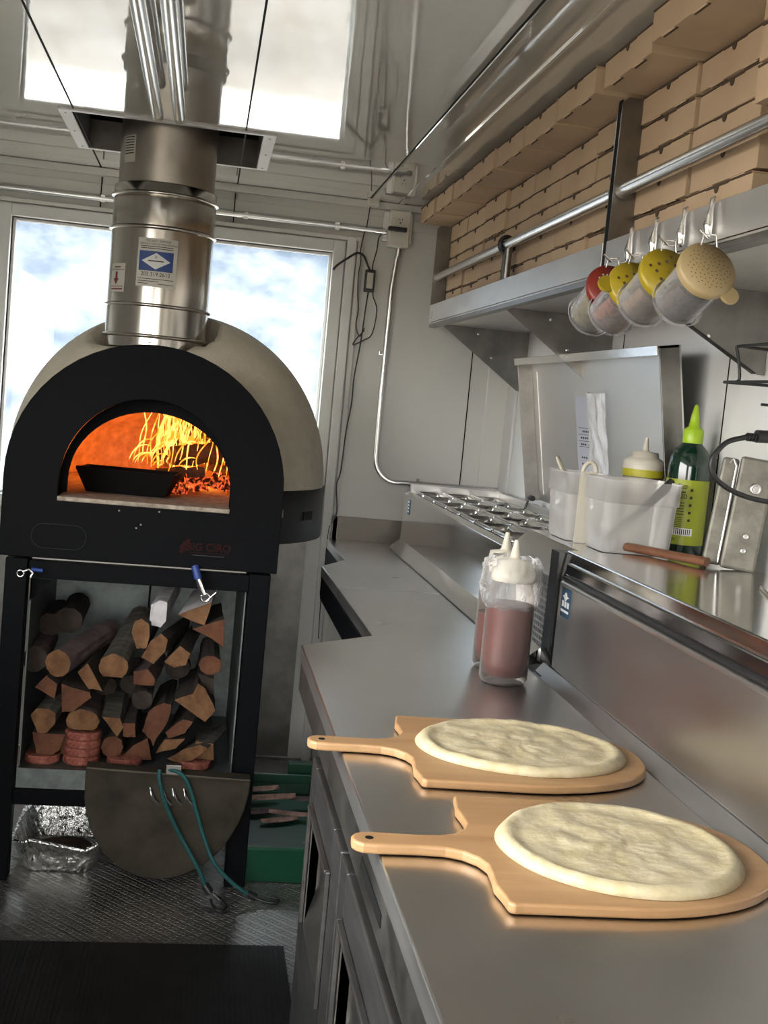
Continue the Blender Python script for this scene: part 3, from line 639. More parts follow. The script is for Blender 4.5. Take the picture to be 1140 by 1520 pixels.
s = flue_label('notice_sticker', -.42, .34, 1.735, 1.880, sticker, fl)
flue_label('blue_panel', -.38, .27, 1.782, 1.841, navy, s, FR+.0014)
b = MB(); q = []
for i in range(17):
    t_ = i/8-1; h__ = .0245*(1-abs(t_))+.0001; q += [on_flue(-.055+.27*t_, 1.8115-h__, FR+.0022), on_flue(-.055+.27*t_, 1.8115+h__, FR+.0022)]
b.add(q, [(2*i,2*i+2,2*i+3,2*i+1) for i in range(16)]); b.build('white_diamond', sticker_w, s, fix=False)
def arc_text(t_, size, a_c, z, m, parent, r):
    c = bpy.data.curves.new('t','FONT'); c.body = t_; c.size = size; c.align_x = 'CENTER'; c.align_y = 'CENTER'; c.extrude = .0002
    o = bpy.data.objects.new('t', c); me = bpy.data.meshes.new_from_object(o); bpy.data.objects.remove(o)
    for v in me.vertices: v.co = on_flue(a_c + v.co.x/r, z + v.co.y, r + v.co.z) - ORG[parent.name]
    me.materials.append(m); ob = bpy.data.objects.new('lettering', me); col.objects.link(ob); ob.parent = parent; ORG[ob.name] = ORG[parent.name]
arc_text('203.319.2612', .0165, -.05, 1.772, ink, s, FR+.0016)
arc_text('DO NOT REMOVE', .009, -.03, 1.871, ink, s, FR+.0016)
arc_text('CERTIFICATION OF PERFORMANCE', .0072, -.03, 1.862, ink, s, FR+.0016)
for z in (1.854,1.848): flue_label('small_print', -.36, .26, z, z+.002, ink, s, FR+.0016)
arc_text('X', .012, -.055, 1.8235, ink, s, FR+.003)
flue_label('diamond_print', -.20, .09, 1.810, 1.8135, ink, s, FR+.003)
for z, a, c_ in ((1.757,-.38,.30),(1.750,-.38,.02),(1.743,-.38,-.18),(1.743,.0,.3)): flue_label('small_print', a, c_, z, z+.0018, ink, s, FR+.0016)
s = flue_label('arrow_sticker', -1.12, -.68, 1.714, 1.800, sticker, fl)
flue_label('sticker_border', -1.10, -.70, 1.780, 1.782, ink_r, s, FR+.0014); flue_label('sticker_border', -1.10, -.70, 1.729, 1.731, ink_r, s, FR+.0014); flue_label('small_print', -1.08, -.72, 1.720, 1.724, ink_r, s, FR+.0014); flue_label('small_print', -1.0,-.8,1.787,1.790, ink, s, FR+.0014)
flue_label('arrow_shaft', -.95, -.88, 1.752, 1.774, ink_r, s, FR+.0015)
b = MB(); b.add([on_flue(-1.0,1.754,FR+.0025), on_flue(-.83,1.754,FR+.0025), on_flue(-.915,1.735,FR+.0025)],[(0,1,2)]); b.build('arrow_head', ink_r, s, fix=False)
s = flue_label('rating_sticker', -1.05, -.70, 2.105, 2.185, sticker, fl, FR-.0092)
for k in range(7): flue_label('small_print', -1.03, -.74, 2.178-k*.008, 2.181-k*.008, ink, s, FR-.0086)
MB().obox(on_flue(-.08,1.573,FR-.001), (.014,0,0), (0,.003,0), (0,0,.006)).build('clamp_screw', chrome, fl, bevel=.002)

# ceiling opening frame
cf = thing('flue_ceiling_frame', 'white metal frame around the dark flue opening in the ceiling', 'ceiling frame', (FX,3.93,CZ-.03))
b = MB(); w_ = .035; zt, zb_ = CZ-.0002, CZ-.006
b.box(ox0,ox0+w_,oy0,oy1,zb_,zt); b.box(ox1-w_,ox1,oy0,oy1,zb_,zt); b.box(ox0+w_,ox1-w_,oy0,oy0+.02,zb_,zt); b.box(ox0+w_,ox1-w_,oy1-.02,oy1,zb_,zt); b.build('frame_flange', frame_m, cf)
b = MB(); t_ = .003
b.box(hx0-.001,hx0+t_,hy0,hy1,CZ-.005,CZ+.09); b.box(hx1-t_,hx1+.001,hy0,hy1,CZ-.005,CZ+.09); b.box(hx0,hx1,hy0-.001,hy0+t_,CZ-.005,CZ+.09); b.box(hx0,hx1,hy1-t_,hy1+.001,CZ-.005,CZ+.09); b.build('opening_liner', steel_dark, cf)
b = MB(); b.box(hx0-.01,hx1+.01,hy0-.01,hy1+.01,CZ+.23,CZ+.25)
b.box(hx0-.01,hx0,hy0,hy1,CZ+.09,CZ+.23); b.box(hx1,hx1+.01,hy0,hy1,CZ+.09,CZ+.23); b.box(hx0,hx1,hy0-.01,hy0,CZ+.09,CZ+.23); b.box(hx0,hx1,hy1,hy1+.01,CZ+.09,CZ+.23); b.build('dark_shaft', black_line, cf)
for x in (ox0+.018, ox1-.018):
    for y in (3.70, 3.95, 4.19): MB().lathe([(.004,0),(.003,.0015)], (x,y,CZ-.0065), (0,0,-1), 8).build('screw', steel_dark, cf)
# light tubes under the ceiling
for x, lab in ((-.188,'left of the two long glossy tubes under the ceiling ending at the flue'),(-.128,'right of the two long glossy tubes under the ceiling ending at the flue')):
    t = thing('ceiling_tube', lab, 'tube', (x, 2.5, 2.165), 'ceiling tubes')
    MB().tube([(x,-.2,2.178),(x,3.36,2.178)], .0165, 24).build('tube', conduit_m, t)
    MB().lathe([(.0155,0),(.0155,.05),(.011,.062)], (x,3.36,2.178), (0,1,0), 20).build('end_cap', cap_w, t)
    for y in (.9,2.0,3.1): MB().box(x-.003,x+.003,y-.01,y+.01,2.19,CZ-.001).build('hanger', steel_dark, t)
# ------------------------------------------------------------------ firewood
def log(x, z, prof, L, yaw_, tilt, m_end, m_bark, label, y=3.445, red=False):
    # prof: list of (u,v) end face outline in metres; the log runs back from the face
    d = V(math.sin(yaw_)*math.cos(tilt), math.cos(yaw_)*math.cos(tilt), math.sin(tilt)); u = V(math.cos(yaw_), -math.sin(yaw_), 0); w_ = V(0,0,1); R = []
    # refine outline
    P = []
    for i in range(len(prof)):
        a, c = prof[i], prof[(i+1)%len(prof)]
        for k in range(3): t = k/3; P.append((a[0]+(c[0]-a[0])*t, a[1]+(c[1]-a[1])*t))
    nseg = 7
    for i in range(nseg):
        t = i/(nseg-1); s_ = 1-.15*t
        R.append([V(x,y,z) + d*(L*t) + u*(pu*s_*(1+.10*noise.noise(V(pu*60+x*9, pv*60, t*3)))) + w_*(pv*s_*(1+.10*noise.noise(V(pv*50, pu*50+z*9, t*3+5)))) + (d*(.004*noise.noise(V(pu*90,pv*90,x*50))) if i == 0 else V(0,0,0)) for pu, pv in P])
    b = MB(); b.rings(R, 0, False); b.m[-2] = 1; b.m[-1] = 1
    o = b.build('firewood_log', [m_bark, m_end]); tag(o, label, 'firewood', 'firewood stacked under the oven')
def rnd(r, n=12, e=1.0, flat=None):
    o = []
    for i in range(n):
        a = 2*math.pi*i/n; x_, z_ = r*math.cos(a), r*e*math.sin(a)
        if flat is not None and z_ < -r*flat: z_ = -r*flat
        o.append((x_, z_))
    return o
def poly_(*p): return [(a/1000, c/1000) for a, c in p]
LOGS = [
 ( 87, 984, rnd(.040), .32, .38,.14, wood_end, bark_pink, 'round firewood log with pinkish bark at the upper left of the stack'),
 (168, 990, rnd(.043,14,.9,.7), .38, .15,.22, wood_end, bark_grey, 'round firewood log with ringed grey bark at the top centre left of the stack'),
 (208, 942, poly_((-26,0),(-20,35),(0,45),(22,30),(26,-5),(22,-42),(-8,-45)), .25,.1,.0, wood_end, bark, 'tall narrow split log left of the white bark log at the top'),
 (233, 918, poly_((-24,-35),(-22,28),(0,40),(24,38),(24,-20),(10,-38)), .30,.12,.12, birch, birch, 'split log showing white papery bark at the top of the stack', 3.49),
 (233, 964, poly_((-45,-30),(-20,22),(8,45),(30,30),(24,-6),(-8,-46)), .33,.2,.0, wood_end, bark, 'bright split wedge just below the white bark log'),
 (263, 976, poly_((-38,-20),(6,34),(38,12),(28,-22),(-5,-34)), .33,.1,.0, wood_end, bark, 'small split wedge right of the bright wedge below the white bark log'),
 (290, 914, poly_((-52,-8),(44,38),(28,-34)), .33,.1,.05, wood_end, birch, 'triangular split log highest in the right corner below the chrome hook'),
 (311, 942, poly_((-50,8),(40,44),(46,-44),(10,-18)), .30,.0,.0, wood_red, bark, 'orange triangular split log against the right side under the highest wedge'),
 (133,1006, poly_((-36,14),(-8,44),(42,-34),(0,-32)), .3,.1,.05, wood_end, bark, 'triangular split log between the pink barked log and the round grey log'),
 (112,1036, poly_((-42,42),(40,20),(46,6),(-4,-40),(-34,-42)), .33,.0,.0, wood_red, bark, 'wide dull orange split log in the middle of the left hand pile'),
 ( 69,1018, poly_((-30,-4),(0,34),(32,10),(28,-34)), .3,.1,.0, wood_red, bark, 'dark brown split log under the pinkish barked log at the left'),
 ( 65,1069, poly_((-36,14),(-20,36),(14,38),(36,26),(34,-6),(16,-32),(-12,-40),(-24,-12)), .35,.12,.10, wood_end, bark_grey, 'round log with curled grey bark at the lower left side of the bin'),
 (123,1070, rnd(.047,14,.8,.55), .35,.0,.0, wood_end, bark_pink, 'half round log with smooth tan face above the tall briquette stack'),
 (167,1076, poly_((-32,26),(20,22),(32,-4),(16,-34)), .35,.0,.12, wood_end, bark_grey, 'small curved split log right of the half round log'),
 (192,1083, poly_((-18,20),(16,22),(20,-22),(-16,-20)), .3,.0,.0, wood_red, bark, 'small square reddish log end in the centre near the floor of the bin'),
 ( 72,1102, poly_((-46,30),(48,30),(34,-20),(10,-40),(-30,-32)), .33,.0,.0, wood_red, bark, 'broad shadowed split log at the bottom left behind the single briquette'),
 ( 98,1116, poly_((-18,26),(16,30),(22,-26),(-20,-24)), .2,.0,.0, wood_end, bark, 'narrow split piece squeezed left of the briquette stack', 3.50),
 (214,1010, poly_((-34,24),(8,34),(32,6),(30,-14),(-30,-14)), .3,.1,.0, wood_red, bark_pink, 'brown split log in the middle of the stack right of the round grey log'),
 (211,1039, rnd(.031,10,.95), .3,.0,.0, bark, bark, 'dark knotty log end in the middle of the stack'),
 (233,1074, poly_((-40,-26),(-26,36),(18,66),(40,60),(34,8),(0,-50),(-4,-70),(-14,-48)), .33,.05,.0, wood_red, bark, 'tall orange pointed split log in the lower middle of the stack'),
 (291,1044, poly_((-60,6),(-8,30),(4,58),(26,44),(62,-20),(34,-56)), .33,.0,.0, wood_end, bark, 'large five sided split log at the right of the stack'),
 (267,1082, poly_((-40,-14),(10,32),(40,26),(20,-10),(-30,-32)), .33,.1,.0, wood_red, bark, 'thin split log directly under the large five sided log'),
 (252,1106, poly_((-38,-26),(-14,16),(46,24),(22,-8)), .33,.1,.0, wood_end, bark, 'flat orange split piece below the thin split log at lower right'),
 (280,1116, poly_((-60,-30),(-10,8),(40,28),(62,20),(20,-22),(-20,-34)), .24,.3,.0, wood_end, bark_grey, 'splintered weathered log at the bottom right of the stack'),
 (306,1118, poly_((-28,30),(24,24),(30,-28),(-26,-26)), .30,.0,.0, wood_end, bark_grey, 'blocky grey log in the bottom right corner of the bin', 3.47),
 (203,1118, poly_((-50,-30),(-12,12),(28,40),(40,0),(46,-28)), .3,.0,.0, wood_red, bark, 'dark red triangular log at the bottom centre of the bin', 3.48),
 (166,1112, rnd(.032,10,1.1), .30,.0,.0, wood_red, bark, 'grey rounded log end right of the tall briquette stack', 3.47),
 (313, 992, rnd(.034,10,.9), .30,.0,.0, wood_red, bark, 'dark grey log end against the right side at mid height', 3.47),
 (305,1022, poly_((-24,30),(26,14),(30,-34),(6,-30)), .3,.0,.0, bark, bark_grey, 'dark bark strip log right behind the large five sided log', 3.50),
 ( 52, 980, rnd(.036,10,1.1), .30,.0,.0, bark, bark_pink, 'shadowed log end at the far left of the bin', 3.47),
 ( 92, 938, rnd(.044,10,.9), .30,.0,.0, bark, bark, 'nearly black log at the top left rear of the stack', 3.62),
 ( 62, 948, rnd(.040,10,.9), .26,.0,.0, bark, bark, 'nearly black log in the top left corner at the rear', 3.66),
 (190,1035, rnd(.034,10,.9), .26,.0,.0, bark, bark, 'hidden dark log in the gap at the centre of the stack', 3.60),
 (262,1010, rnd(.040,10,.9), .26,.0,.0, bark, bark, 'hidden dark log behind the small wedge at right centre', 3.60),
 (150,1040, rnd(.034,10,.9), .26,.0,.0, bark, bark, 'hidden dark log behind the round grey barked log', 3.62),
]
def pix_xz(px, py):     # calibration of the stack's face plane (bilinear)
    vx = (py-893)/244.0; xl = 47 - 17*vx; xr = 345 - 17*vx; s_ = (px-xl)/(xr-xl); X = -.446 + (.573)*s_; Z = (.788+.049*s_) - (.481+.049*s_)*( (py-(895-5*s_*0))/(242.0+13*s_) )
    return X, Z
for L_ in LOGS:
    X, Z = pix_xz(L_[0], L_[1]); k = 1.0
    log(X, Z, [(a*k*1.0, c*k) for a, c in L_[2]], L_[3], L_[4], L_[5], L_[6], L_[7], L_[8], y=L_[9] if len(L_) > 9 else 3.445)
def disc(px, z, r, label, y=3.425):
    X, _ = pix_xz(px, 1100); R = []
    n = 26
    for rr, zz in ((r*.94,0),(r,.006),(r*1.0,.018),(r*.93,.024)): R.append([V(X+rr*(1+.03*noise.noise(V(i*.8,zz*99,X*9)))*math.cos(2*math.pi*i/n), y+r+rr*math.sin(2*math.pi*i/n)*.9, z+zz) for i in range(n)])
    tag(MB().rings(R, smooth=False).build('briquette', briq), label, 'briquette', 'round red briquettes at the bottom of the wood bin')
lv = ['lowest','second from the bottom','third from the bottom','topmost']
for k in range(4): disc(122, .319+.0245*k, .053, 'round red pressed briquette, %s of the tall stack of four' % lv[k])
disc(64, .319, .050, 'single flat red briquette lying at the left end of the bin')
disc(187, .319, .052, 'single flat reddish briquette lying right of the tall stack')
disc(293, .319, .052, 'single pale flat briquette lying at the right end of the bin')
# ------------------------------------------------------------------ leaning oven door with cord
od = thing('oven_door', 'half round stained steel oven door leaning upside down against the stand', 'oven door', (-.01,3.32,.02))
pl = [(-.245,.37),(.215,.352)]
for i in range(1, 20):
    a = math.pi*i/20; pl.append((-.015+.232*math.cos(a), .352-.018*(-(math.cos(a))) - .318*math.sin(a)**.9))
lean = lambda u, v, d: (u, d + (.37-v)*.12 - .02, v)
MB().prism(pl, lean, 3.300, 3.322).build('door_plate', door_m, od, bevel=.003)
b = MB(); b.obox((-.015,3.282,.364),(.228,0,-.0085),(0,.026,0),(0,0,.004)); b.build('door_ledge', door_m, od, bevel=.002)
MB().obox((-.003,3.268,.378),(.022,0,0),(0,.012,0),(0,0,.014)).build('clip', steel_dark, od, bevel=.002)
b = MB()
for x0 in (-.062,-.028,.0,.032): b.tube([(x0,3.285,.315),(x0+.004,3.275,.30),(x0+.012,3.278,.285),(x0+.026,3.29,.268)], .0065, 10, flat=.5)
b.build('handle_coil', chrome, od)
bc = thing('bungee_cord', 'teal green bungee cord with black hooks draped over the leaning oven door', 'bungee cord', (.1,3.3,.02))
P1 = [(-.042,3.262,.375),(-.040,3.250,.350),(-.022,3.252,.29),(.004,3.255,.235),(.040,3.26,.17),(.085,3.25,.10),(.112,3.25,.045)]
P2 = [(-.020,3.262,.378),(.018,3.252,.37),(.045,3.252,.33),(.070,3.252,.26),(.095,3.25,.19),(.13,3.24,.12),(.185,3.235,.065),(.235,3.24,.03)]
MB().tube(smooth_path(P1), .0058, 10).build('cord', cord_teal, bc); MB().tube(smooth_path(P2), .0058, 10).build('cord', cord_teal, bc)
b = MB(); b.tube([(.108,3.25,.052),(.125,3.245,.030)], .012, 12); b.tube(smooth_path([(.120,3.245,.034),(.150,3.235,.020),(.172,3.20,.010),(.160,3.175,.010),(.140,3.18,.012),(.128,3.22,.020)]), .0045, 8); b.build('hook', plastic_b, bc)
b = MB(); b.tube([(.232,3.24,.034),(.255,3.24,.022)], .010, 12); b.tube(smooth_path([(.25,3.24,.022),(.285,3.235,.012),(.315,3.235,.010),(.322,3.255,.010),(.300,3.268,.012)]), .0045, 8); b.build('hook', plastic_b, bc)
MB().tube([(.135,3.235,.03),(.155,3.21,.022)], .006, 8).build('carabiner_gate', chrome, bc)
# ------------------------------------------------------------------ foil tray
ft = thing('foil_tray', 'crumpled aluminium foil roasting tray on the floor under the oven at the left', 'tray', (-.305,3.56,.003))
b = MB()
def rr2(cx_, cy_, hx, hy, rad, z, n=7, wob=0):
    o = []
    for sx, sy, a0 in ((1,1,0),(-1,1,90),(-1,-1,180),(1,-1,270)):
        for i in range(n):
            a = math.radians(a0+90*i/(n-1)); x = cx_+sx*(hx-rad)+rad*math.cos(a); y = cy_+sy*(hy-rad)+rad*math.sin(a); o.append(V(x, y, z + wob*noise.noise(V(x*17, y*17, 2))))
    return o
q = (-.315,3.565)
b.rings([rr2(*q,.105,.135,.04,.003), rr2(*q,.120,.152,.05,.05,wob=.01), rr2(*q,.133,.165,.06,.094,wob=.03), rr2(*q,.145,.177,.065,.099,wob=.03), rr2(*q,.145,.177,.065,.093,wob=.03)], caps=(True, False))
b.rings([rr2(*q,.131,.163,.058,.092,wob=.03), rr2(*q,.118,.150,.05,.05,wob=.01), rr2(*q,.10,.13,.04,.008)], caps=(False, True))
b.build('tray_body', foil, ft, fix=False)
b = MB(); b.add([V(-.44+.27*i/14, 3.735+.012*noise.noise(V(i*.9,j*1.1,0)), .05+.11*j/6) for i in range(15) for j in range(7)], [(i*7+j,i*7+j+1,i*7+j+8,i*7+j+7) for i in range(14) for j in range(6)], 0, True); b.build('raised_rear_rim', foil, ft, fix=False)
tag(MB().lathe([(.09,.010),(.088,.024),(.03,.030)], (-.315,3.56,0), n=20).build('ash', log_hot), 'dark ash lying in the foil tray', 'ash', kind='stuff')
# ------------------------------------------------------------------ green bin with scraps
gb = thing('green_bin', 'shallow green plastic bin of wood scraps on the floor right of the oven door', 'bin', (.335,3.66,.003))
q = (.338,3.665); b = MB()
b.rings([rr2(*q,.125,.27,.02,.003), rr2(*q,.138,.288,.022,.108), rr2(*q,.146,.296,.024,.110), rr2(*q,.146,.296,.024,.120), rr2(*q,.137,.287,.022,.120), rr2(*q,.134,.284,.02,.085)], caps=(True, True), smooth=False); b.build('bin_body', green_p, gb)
MB().box(.200,.476,3.955,3.965,.10,.150).build('raised_back', green_p, gb, bevel=.003)

tag(MB().box(.39,.47,3.99,4.03,.002,.175).build('green_box', green_p), 'narrow green textured box standing on the floor behind the green bin', 'box')
scr = [((.30,3.78,.125),(.10,.012,.004),.05,'long pale split stick lying across the middle of the green bin',.013),((.29,3.86,.128),(.06,.02,.0),.1,'short flat pink bark strip at the back of the green bin',.010),((.38,3.70,.105),(.07,-.012,.0),.1,'curled pink bark chip at the right of the green bin',.008),((.27,3.72,.10),(.055,.015,.0),.2,'dark bark chip at the left of the green bin',.009),((.40,3.50,.078),(.055,.02,.01),.3,'brown bark flake near the front of the green bin',.007),((.34,3.66,.098),(.06,.02,.0),.3,'small reddish bark flake in the centre of the green bin',.007),((.42,3.80,.12),(.035,.0,.0),.3,'thin brown stick at the right edge of the green bin',.009)]
for i, (c, h_, r_, lab, th) in enumerate(scr):
    c = V(*c); h_ = V(*h_); R = []; u = V(0,0,1); s_ = h_.cross(u).normalized()
    for k in range(6):
        t = k/5*2-1; w_ = (.022 if i else .016)*(1-.55*abs(t)**2)*(1+.3*noise.noise(V(k,i,0))); R.append([c+h_*t+s_*w_+u*0, c+h_*t+u*th, c+h_*t-s_*w_, c+h_*t-u*th*.5])
    tag(MB().rings(R, smooth=False).build('wood_scrap', slat_pink if i not in (3,6) else bark_pink), lab, 'wood scrap', 'wood scraps in the green bin')
# ------------------------------------------------------------------ SHELVES
SX = .82
def shelf(name, y0, y1, label):
    r = thing(name, label, 'shelf', (1.0,(y0+y1)/2,1.765))
    MB().box(SX+.002, RX-.001, y0, y1, 1.767, 1.771).build('shelf_board', steel_dirty, r)
    MB().prism([(SX,1.772),(SX,1.838),(SX+.004,1.840),(SX+.004,1.776)], lambda u,v,d:(u,d,v), y0, y1).build('front_lip', steel_dirty, r, bevel=.0008)
    b = MB(); b.box(SX+.004, SX+.03, y0, y1, 1.755, 1.767); b.build('under_channel', steel_dark, r)
    return r
s1 = shelf('wall_shelf', 2.492, 4.485, 'far stainless wall shelf holding seven stacks of pizza boxes')
s2 = shelf('wall_shelf', .30, 2.468, 'near stainless wall shelf with the spice shakers hooked on its lip')
def endplate(y, par, m=steel_dark, th=.004):
    b = MB(); b.prism([(SX+.001,1.775),(SX+.001,2.128),(SX+.014,2.140),(RX-.002,2.140),(RX-.002,1.775)], lambda u,v,d:(u,d,v), y, y+th); return b.build('end_plate', m, par)
copperish = steel_dark
endplate(4.481, s1); endplate(2.488, s1); endplate(2.462, s2)
MB().box(SX+.001, SX+.003, 2.4662, 2.4878, 1.79, 2.135).build('shadow_gap', black_line, s2)
s = MB().box(SX-.0008, SX, 4.405, 4.435, 1.782, 1.815).build('barcode_sticker', sticker_w, s1)
b = MB()
for k in range(6): b.box(SX-.0012, SX-.0008, 4.41, 4.43, 1.785+k*.005, 1.787+k*.005)
b.build('barcode', ink, s)
def bracket(y, lab, zb=1.545, flange=False):
    r = thing('shelf_bracket', lab, 'bracket', (1.1,y,zb), 'shelf brackets')
    b = MB(); b.prism([(SX+.035,1.766),(RX-.001,1.766),(RX-.001,zb),(RX-.03,zb)], lambda u,v,d:(u,d,v), y-.0015, y+.0015); b.build('bracket_plate', steel_dark, r)
    b = MB(); b.box(RX-.004,RX-.001,y,y+.03,zb,1.764); b.box(SX+.04,RX-.002,y,y+.03,1.763,1.7665); b.build('mount_flange', steel_dark, r)
    if flange:
        a = V(SX+.035,y-.0015,1.764); c = V(RX-.03,y-.0015,zb); d = (c-a).normalized(); n_ = V(d.z,0,-d.x)
        MB().obox((a+c)/2+V(0,-.008,0), (c-a)/2, V(0,.009,0), n_*.0015).build('edge_flange', plastic_b, r)
    for (x,z) in ((1.0,1.745),(1.06,1.66)):
        MB().lathe([(.006,0),(.006,.003),(.003,.004)], (x,y-.0015,z), (0,-1,0), 10).build('bolt', chrome, r)
bracket(4.40, 'triangular steel bracket under the far end of the box shelf'); bracket(3.45, 'triangular steel bracket under the middle of the far shelf')
bracket(2.44, 'triangular steel bracket with black edge behind the spice shakers', 1.59, True)
# rails
for (y0, y1, lab) in ((2.492,4.480,'round steel guard rail in front of the boxes on the far shelf'),(.30,2.461,'round steel guard rail in front of the boxes on the near shelf')):
    r = thing('guard_rail', lab, 'rail', (.842,(y0+y1)/2,1.935), 'box guard rails')
    MB().tube([(.842,y0,1.948),(.842,y1,1.948)], .0145, 20).build('rail_tube', conduit_m, r)
    b = MB(); b.tube([(.842,y1-.006,1.948),(.842,y1,1.948)], .021, 20); b.tube([(.842,y0+.006,1.948),(.842,y0,1.948)], .021, 20); b.build('rail_flange', steel_dark, r)
cp = thing('rail_post', 'dark steel post with ring clasp holding the far guard rail mid way', 'post', (.836,3.44,1.84))
b = MB(); b.tube([(.845,3.455,1.773),(.845,3.455,1.945)], .0115, 14); b.tube([(.845,3.43,1.773),(.845,3.43,1.945)], .0115, 14); b.build('post', steel_dark, cp)
b = MB(); b.tube([(.842+.021*math.cos(i*math.pi/8),3.448,1.948+.023*math.sin(i*math.pi/8)) for i in range(17)], .007, 10); b.build('ring_clasp', plastic_b, cp)
# ------------------------------------------------------------------ PIZZA BOXES
BW, BD, BH = .2785, .295, .0592
def make_box():
    r = bpy.data.objects.new('pizza_box', None); col.objects.link(r); ORG[r.name] = V(0,0,0)   # origin: front centre bottom; front faces -X
    w2 = BW/2
    b = MB(); b.box(.0015, BD, -w2, w2, .001, BH-.004); b.build('tray', card, r, bevel=.0015)
    b = MB()
    # lid: top sheet with a front edge that has a wavy tuck outline
    b.box(.0005, BD, -w2+.0005, w2-.0005, BH-.004, BH-.0008); b.build('lid', card_b, r, bevel=.0008)
    b = MB(); pts = [(-w2+.002,BH-.0020),(w2-.002,BH-.0020),(w2-.004,BH-.0052),(.05,BH-.0040),(.045,BH-.0062),(-.045,BH-.0062),(-.05,BH-.0040),(-w2+.004,BH-.0052)]
    b.prism(pts, lambda u,v,d:(d,u,v), -.0004, .0016); b.build('lid_seam', card_dark, r)
    b = MB(); pts = [(.0085*math.cos(a),BH-.004+ .013*math.sin(a)) for a in [math.pi+math.pi*i/10 for i in range(11)]]
    b.prism(pts, lambda u,v,d:(d,u,v), -.0006, .0014); b.build('thumb_notch', card_dark, r)
    for yy in (-.065,.065):
        s_ = MB().box(.006,.011,yy-.030,yy+.030,-.0001,.0012).build('bottom_slot', card_dark, r); MB().box(.003,.0058,yy-.026,yy+.030,-.0002,.0012).build('slot_flap', slot_w, s_)
    return r
proto = make_box(); first = True
def put_box(x, y, z, rz, label, group):
    global first
    r = proto if first else copy_tree(proto)
    first = False
    r.location = (x, y, z); r.rotation_euler = (0, 0, rz); r['label'] = label; r['category'] = 'pizza box'; r['group'] = group
rnk = ['bottom','second lowest','third lowest','third highest','second highest','highest']
cn = ['nearest the divider','second from the divider','third from the divider','at the middle','third from the end','second from the end','at the far end']
rg = random.Random(3)
ys = [4.345-.2895*k for k in range(7)][::-1]
ys = [2.634 + (4.338-2.634)*k/6 for k in range(7)]
for k, y in enumerate(ys):
    for j in range(6):
        jx = rg.uniform(-.002,.012); jy = rg.uniform(-.0025,.0025)
        put_box(.868+jx+.003*(j==5), y+jy, 1.7715+j*.0625, rg.uniform(-.006,.006), 'cardboard pizza box, %s in the stack %s of the far shelf' % (rnk[j], cn[k]), 'pizza boxes stacked on the far shelf')
# near shelf: two full stacks and a shifted near one
for k, y in enumerate((2.322, 2.035)):
    for j in range(6):
        put_box(.868+rg.uniform(-.004,.006)-(.012 if (k==0 and j<4) else 0)*0, y+rg.uniform(-.002,.002)+(.010 if (k==0 and j<4) else 0), 1.7715+j*.0625, rg.uniform(-.006,.006), 'cardboard pizza box, %s in the near shelf stack %s' % (rnk[j], 'right beside the divider' if k==0 else 'right of that beside the divider'), 'pizza boxes stacked on the near shelf')
for j in range(6):
    x_, y_ = ((.85, 1.625) if j >= 3 else (.90, 1.55))
    put_box(x_ - (.055 if j >= 3 else 0), y_, 1.7715+j*.0625, .0, 'cardboard pizza box, %s in the jutting near shelf stack at the right edge' % rnk[j], 'pizza boxes in the jutting stack at the right edge')
# top row under the ceiling
tn = ['farthest, jutting past the shelf end','second from the far end','third from the far end','fourth from the far end','fifth from the far end','sixth from the far end','last before the divider']
ty = [4.400, 4.098, 3.808, 3.515, 3.218, 2.925, 2.628]
for k, y in enumerate(ty):
    put_box(.762+rg.uniform(-.003,.003)+(.002*k*.5), y+.01, 2.1475, rg.uniform(-.008,.008), 'cardboard pizza box in the row under the ceiling, %s' % tn[k], 'pizza boxes lying across the top under the ceiling')
put_box(.772, 2.325, 2.1475, -.01, 'cardboard pizza box under the ceiling overhanging the dark shelf divider', 'pizza boxes lying across the top under the ceiling')
put_box(.752, 1.995, 2.1475, .015, 'cardboard pizza box under the ceiling, overhanging most near the right edge', 'pizza boxes lying across the top under the ceiling')
put_box(.775, 1.655, 2.1475, 0, 'cardboard pizza box under the ceiling, cut off by the right edge', 'pizza boxes lying across the top under the ceiling')
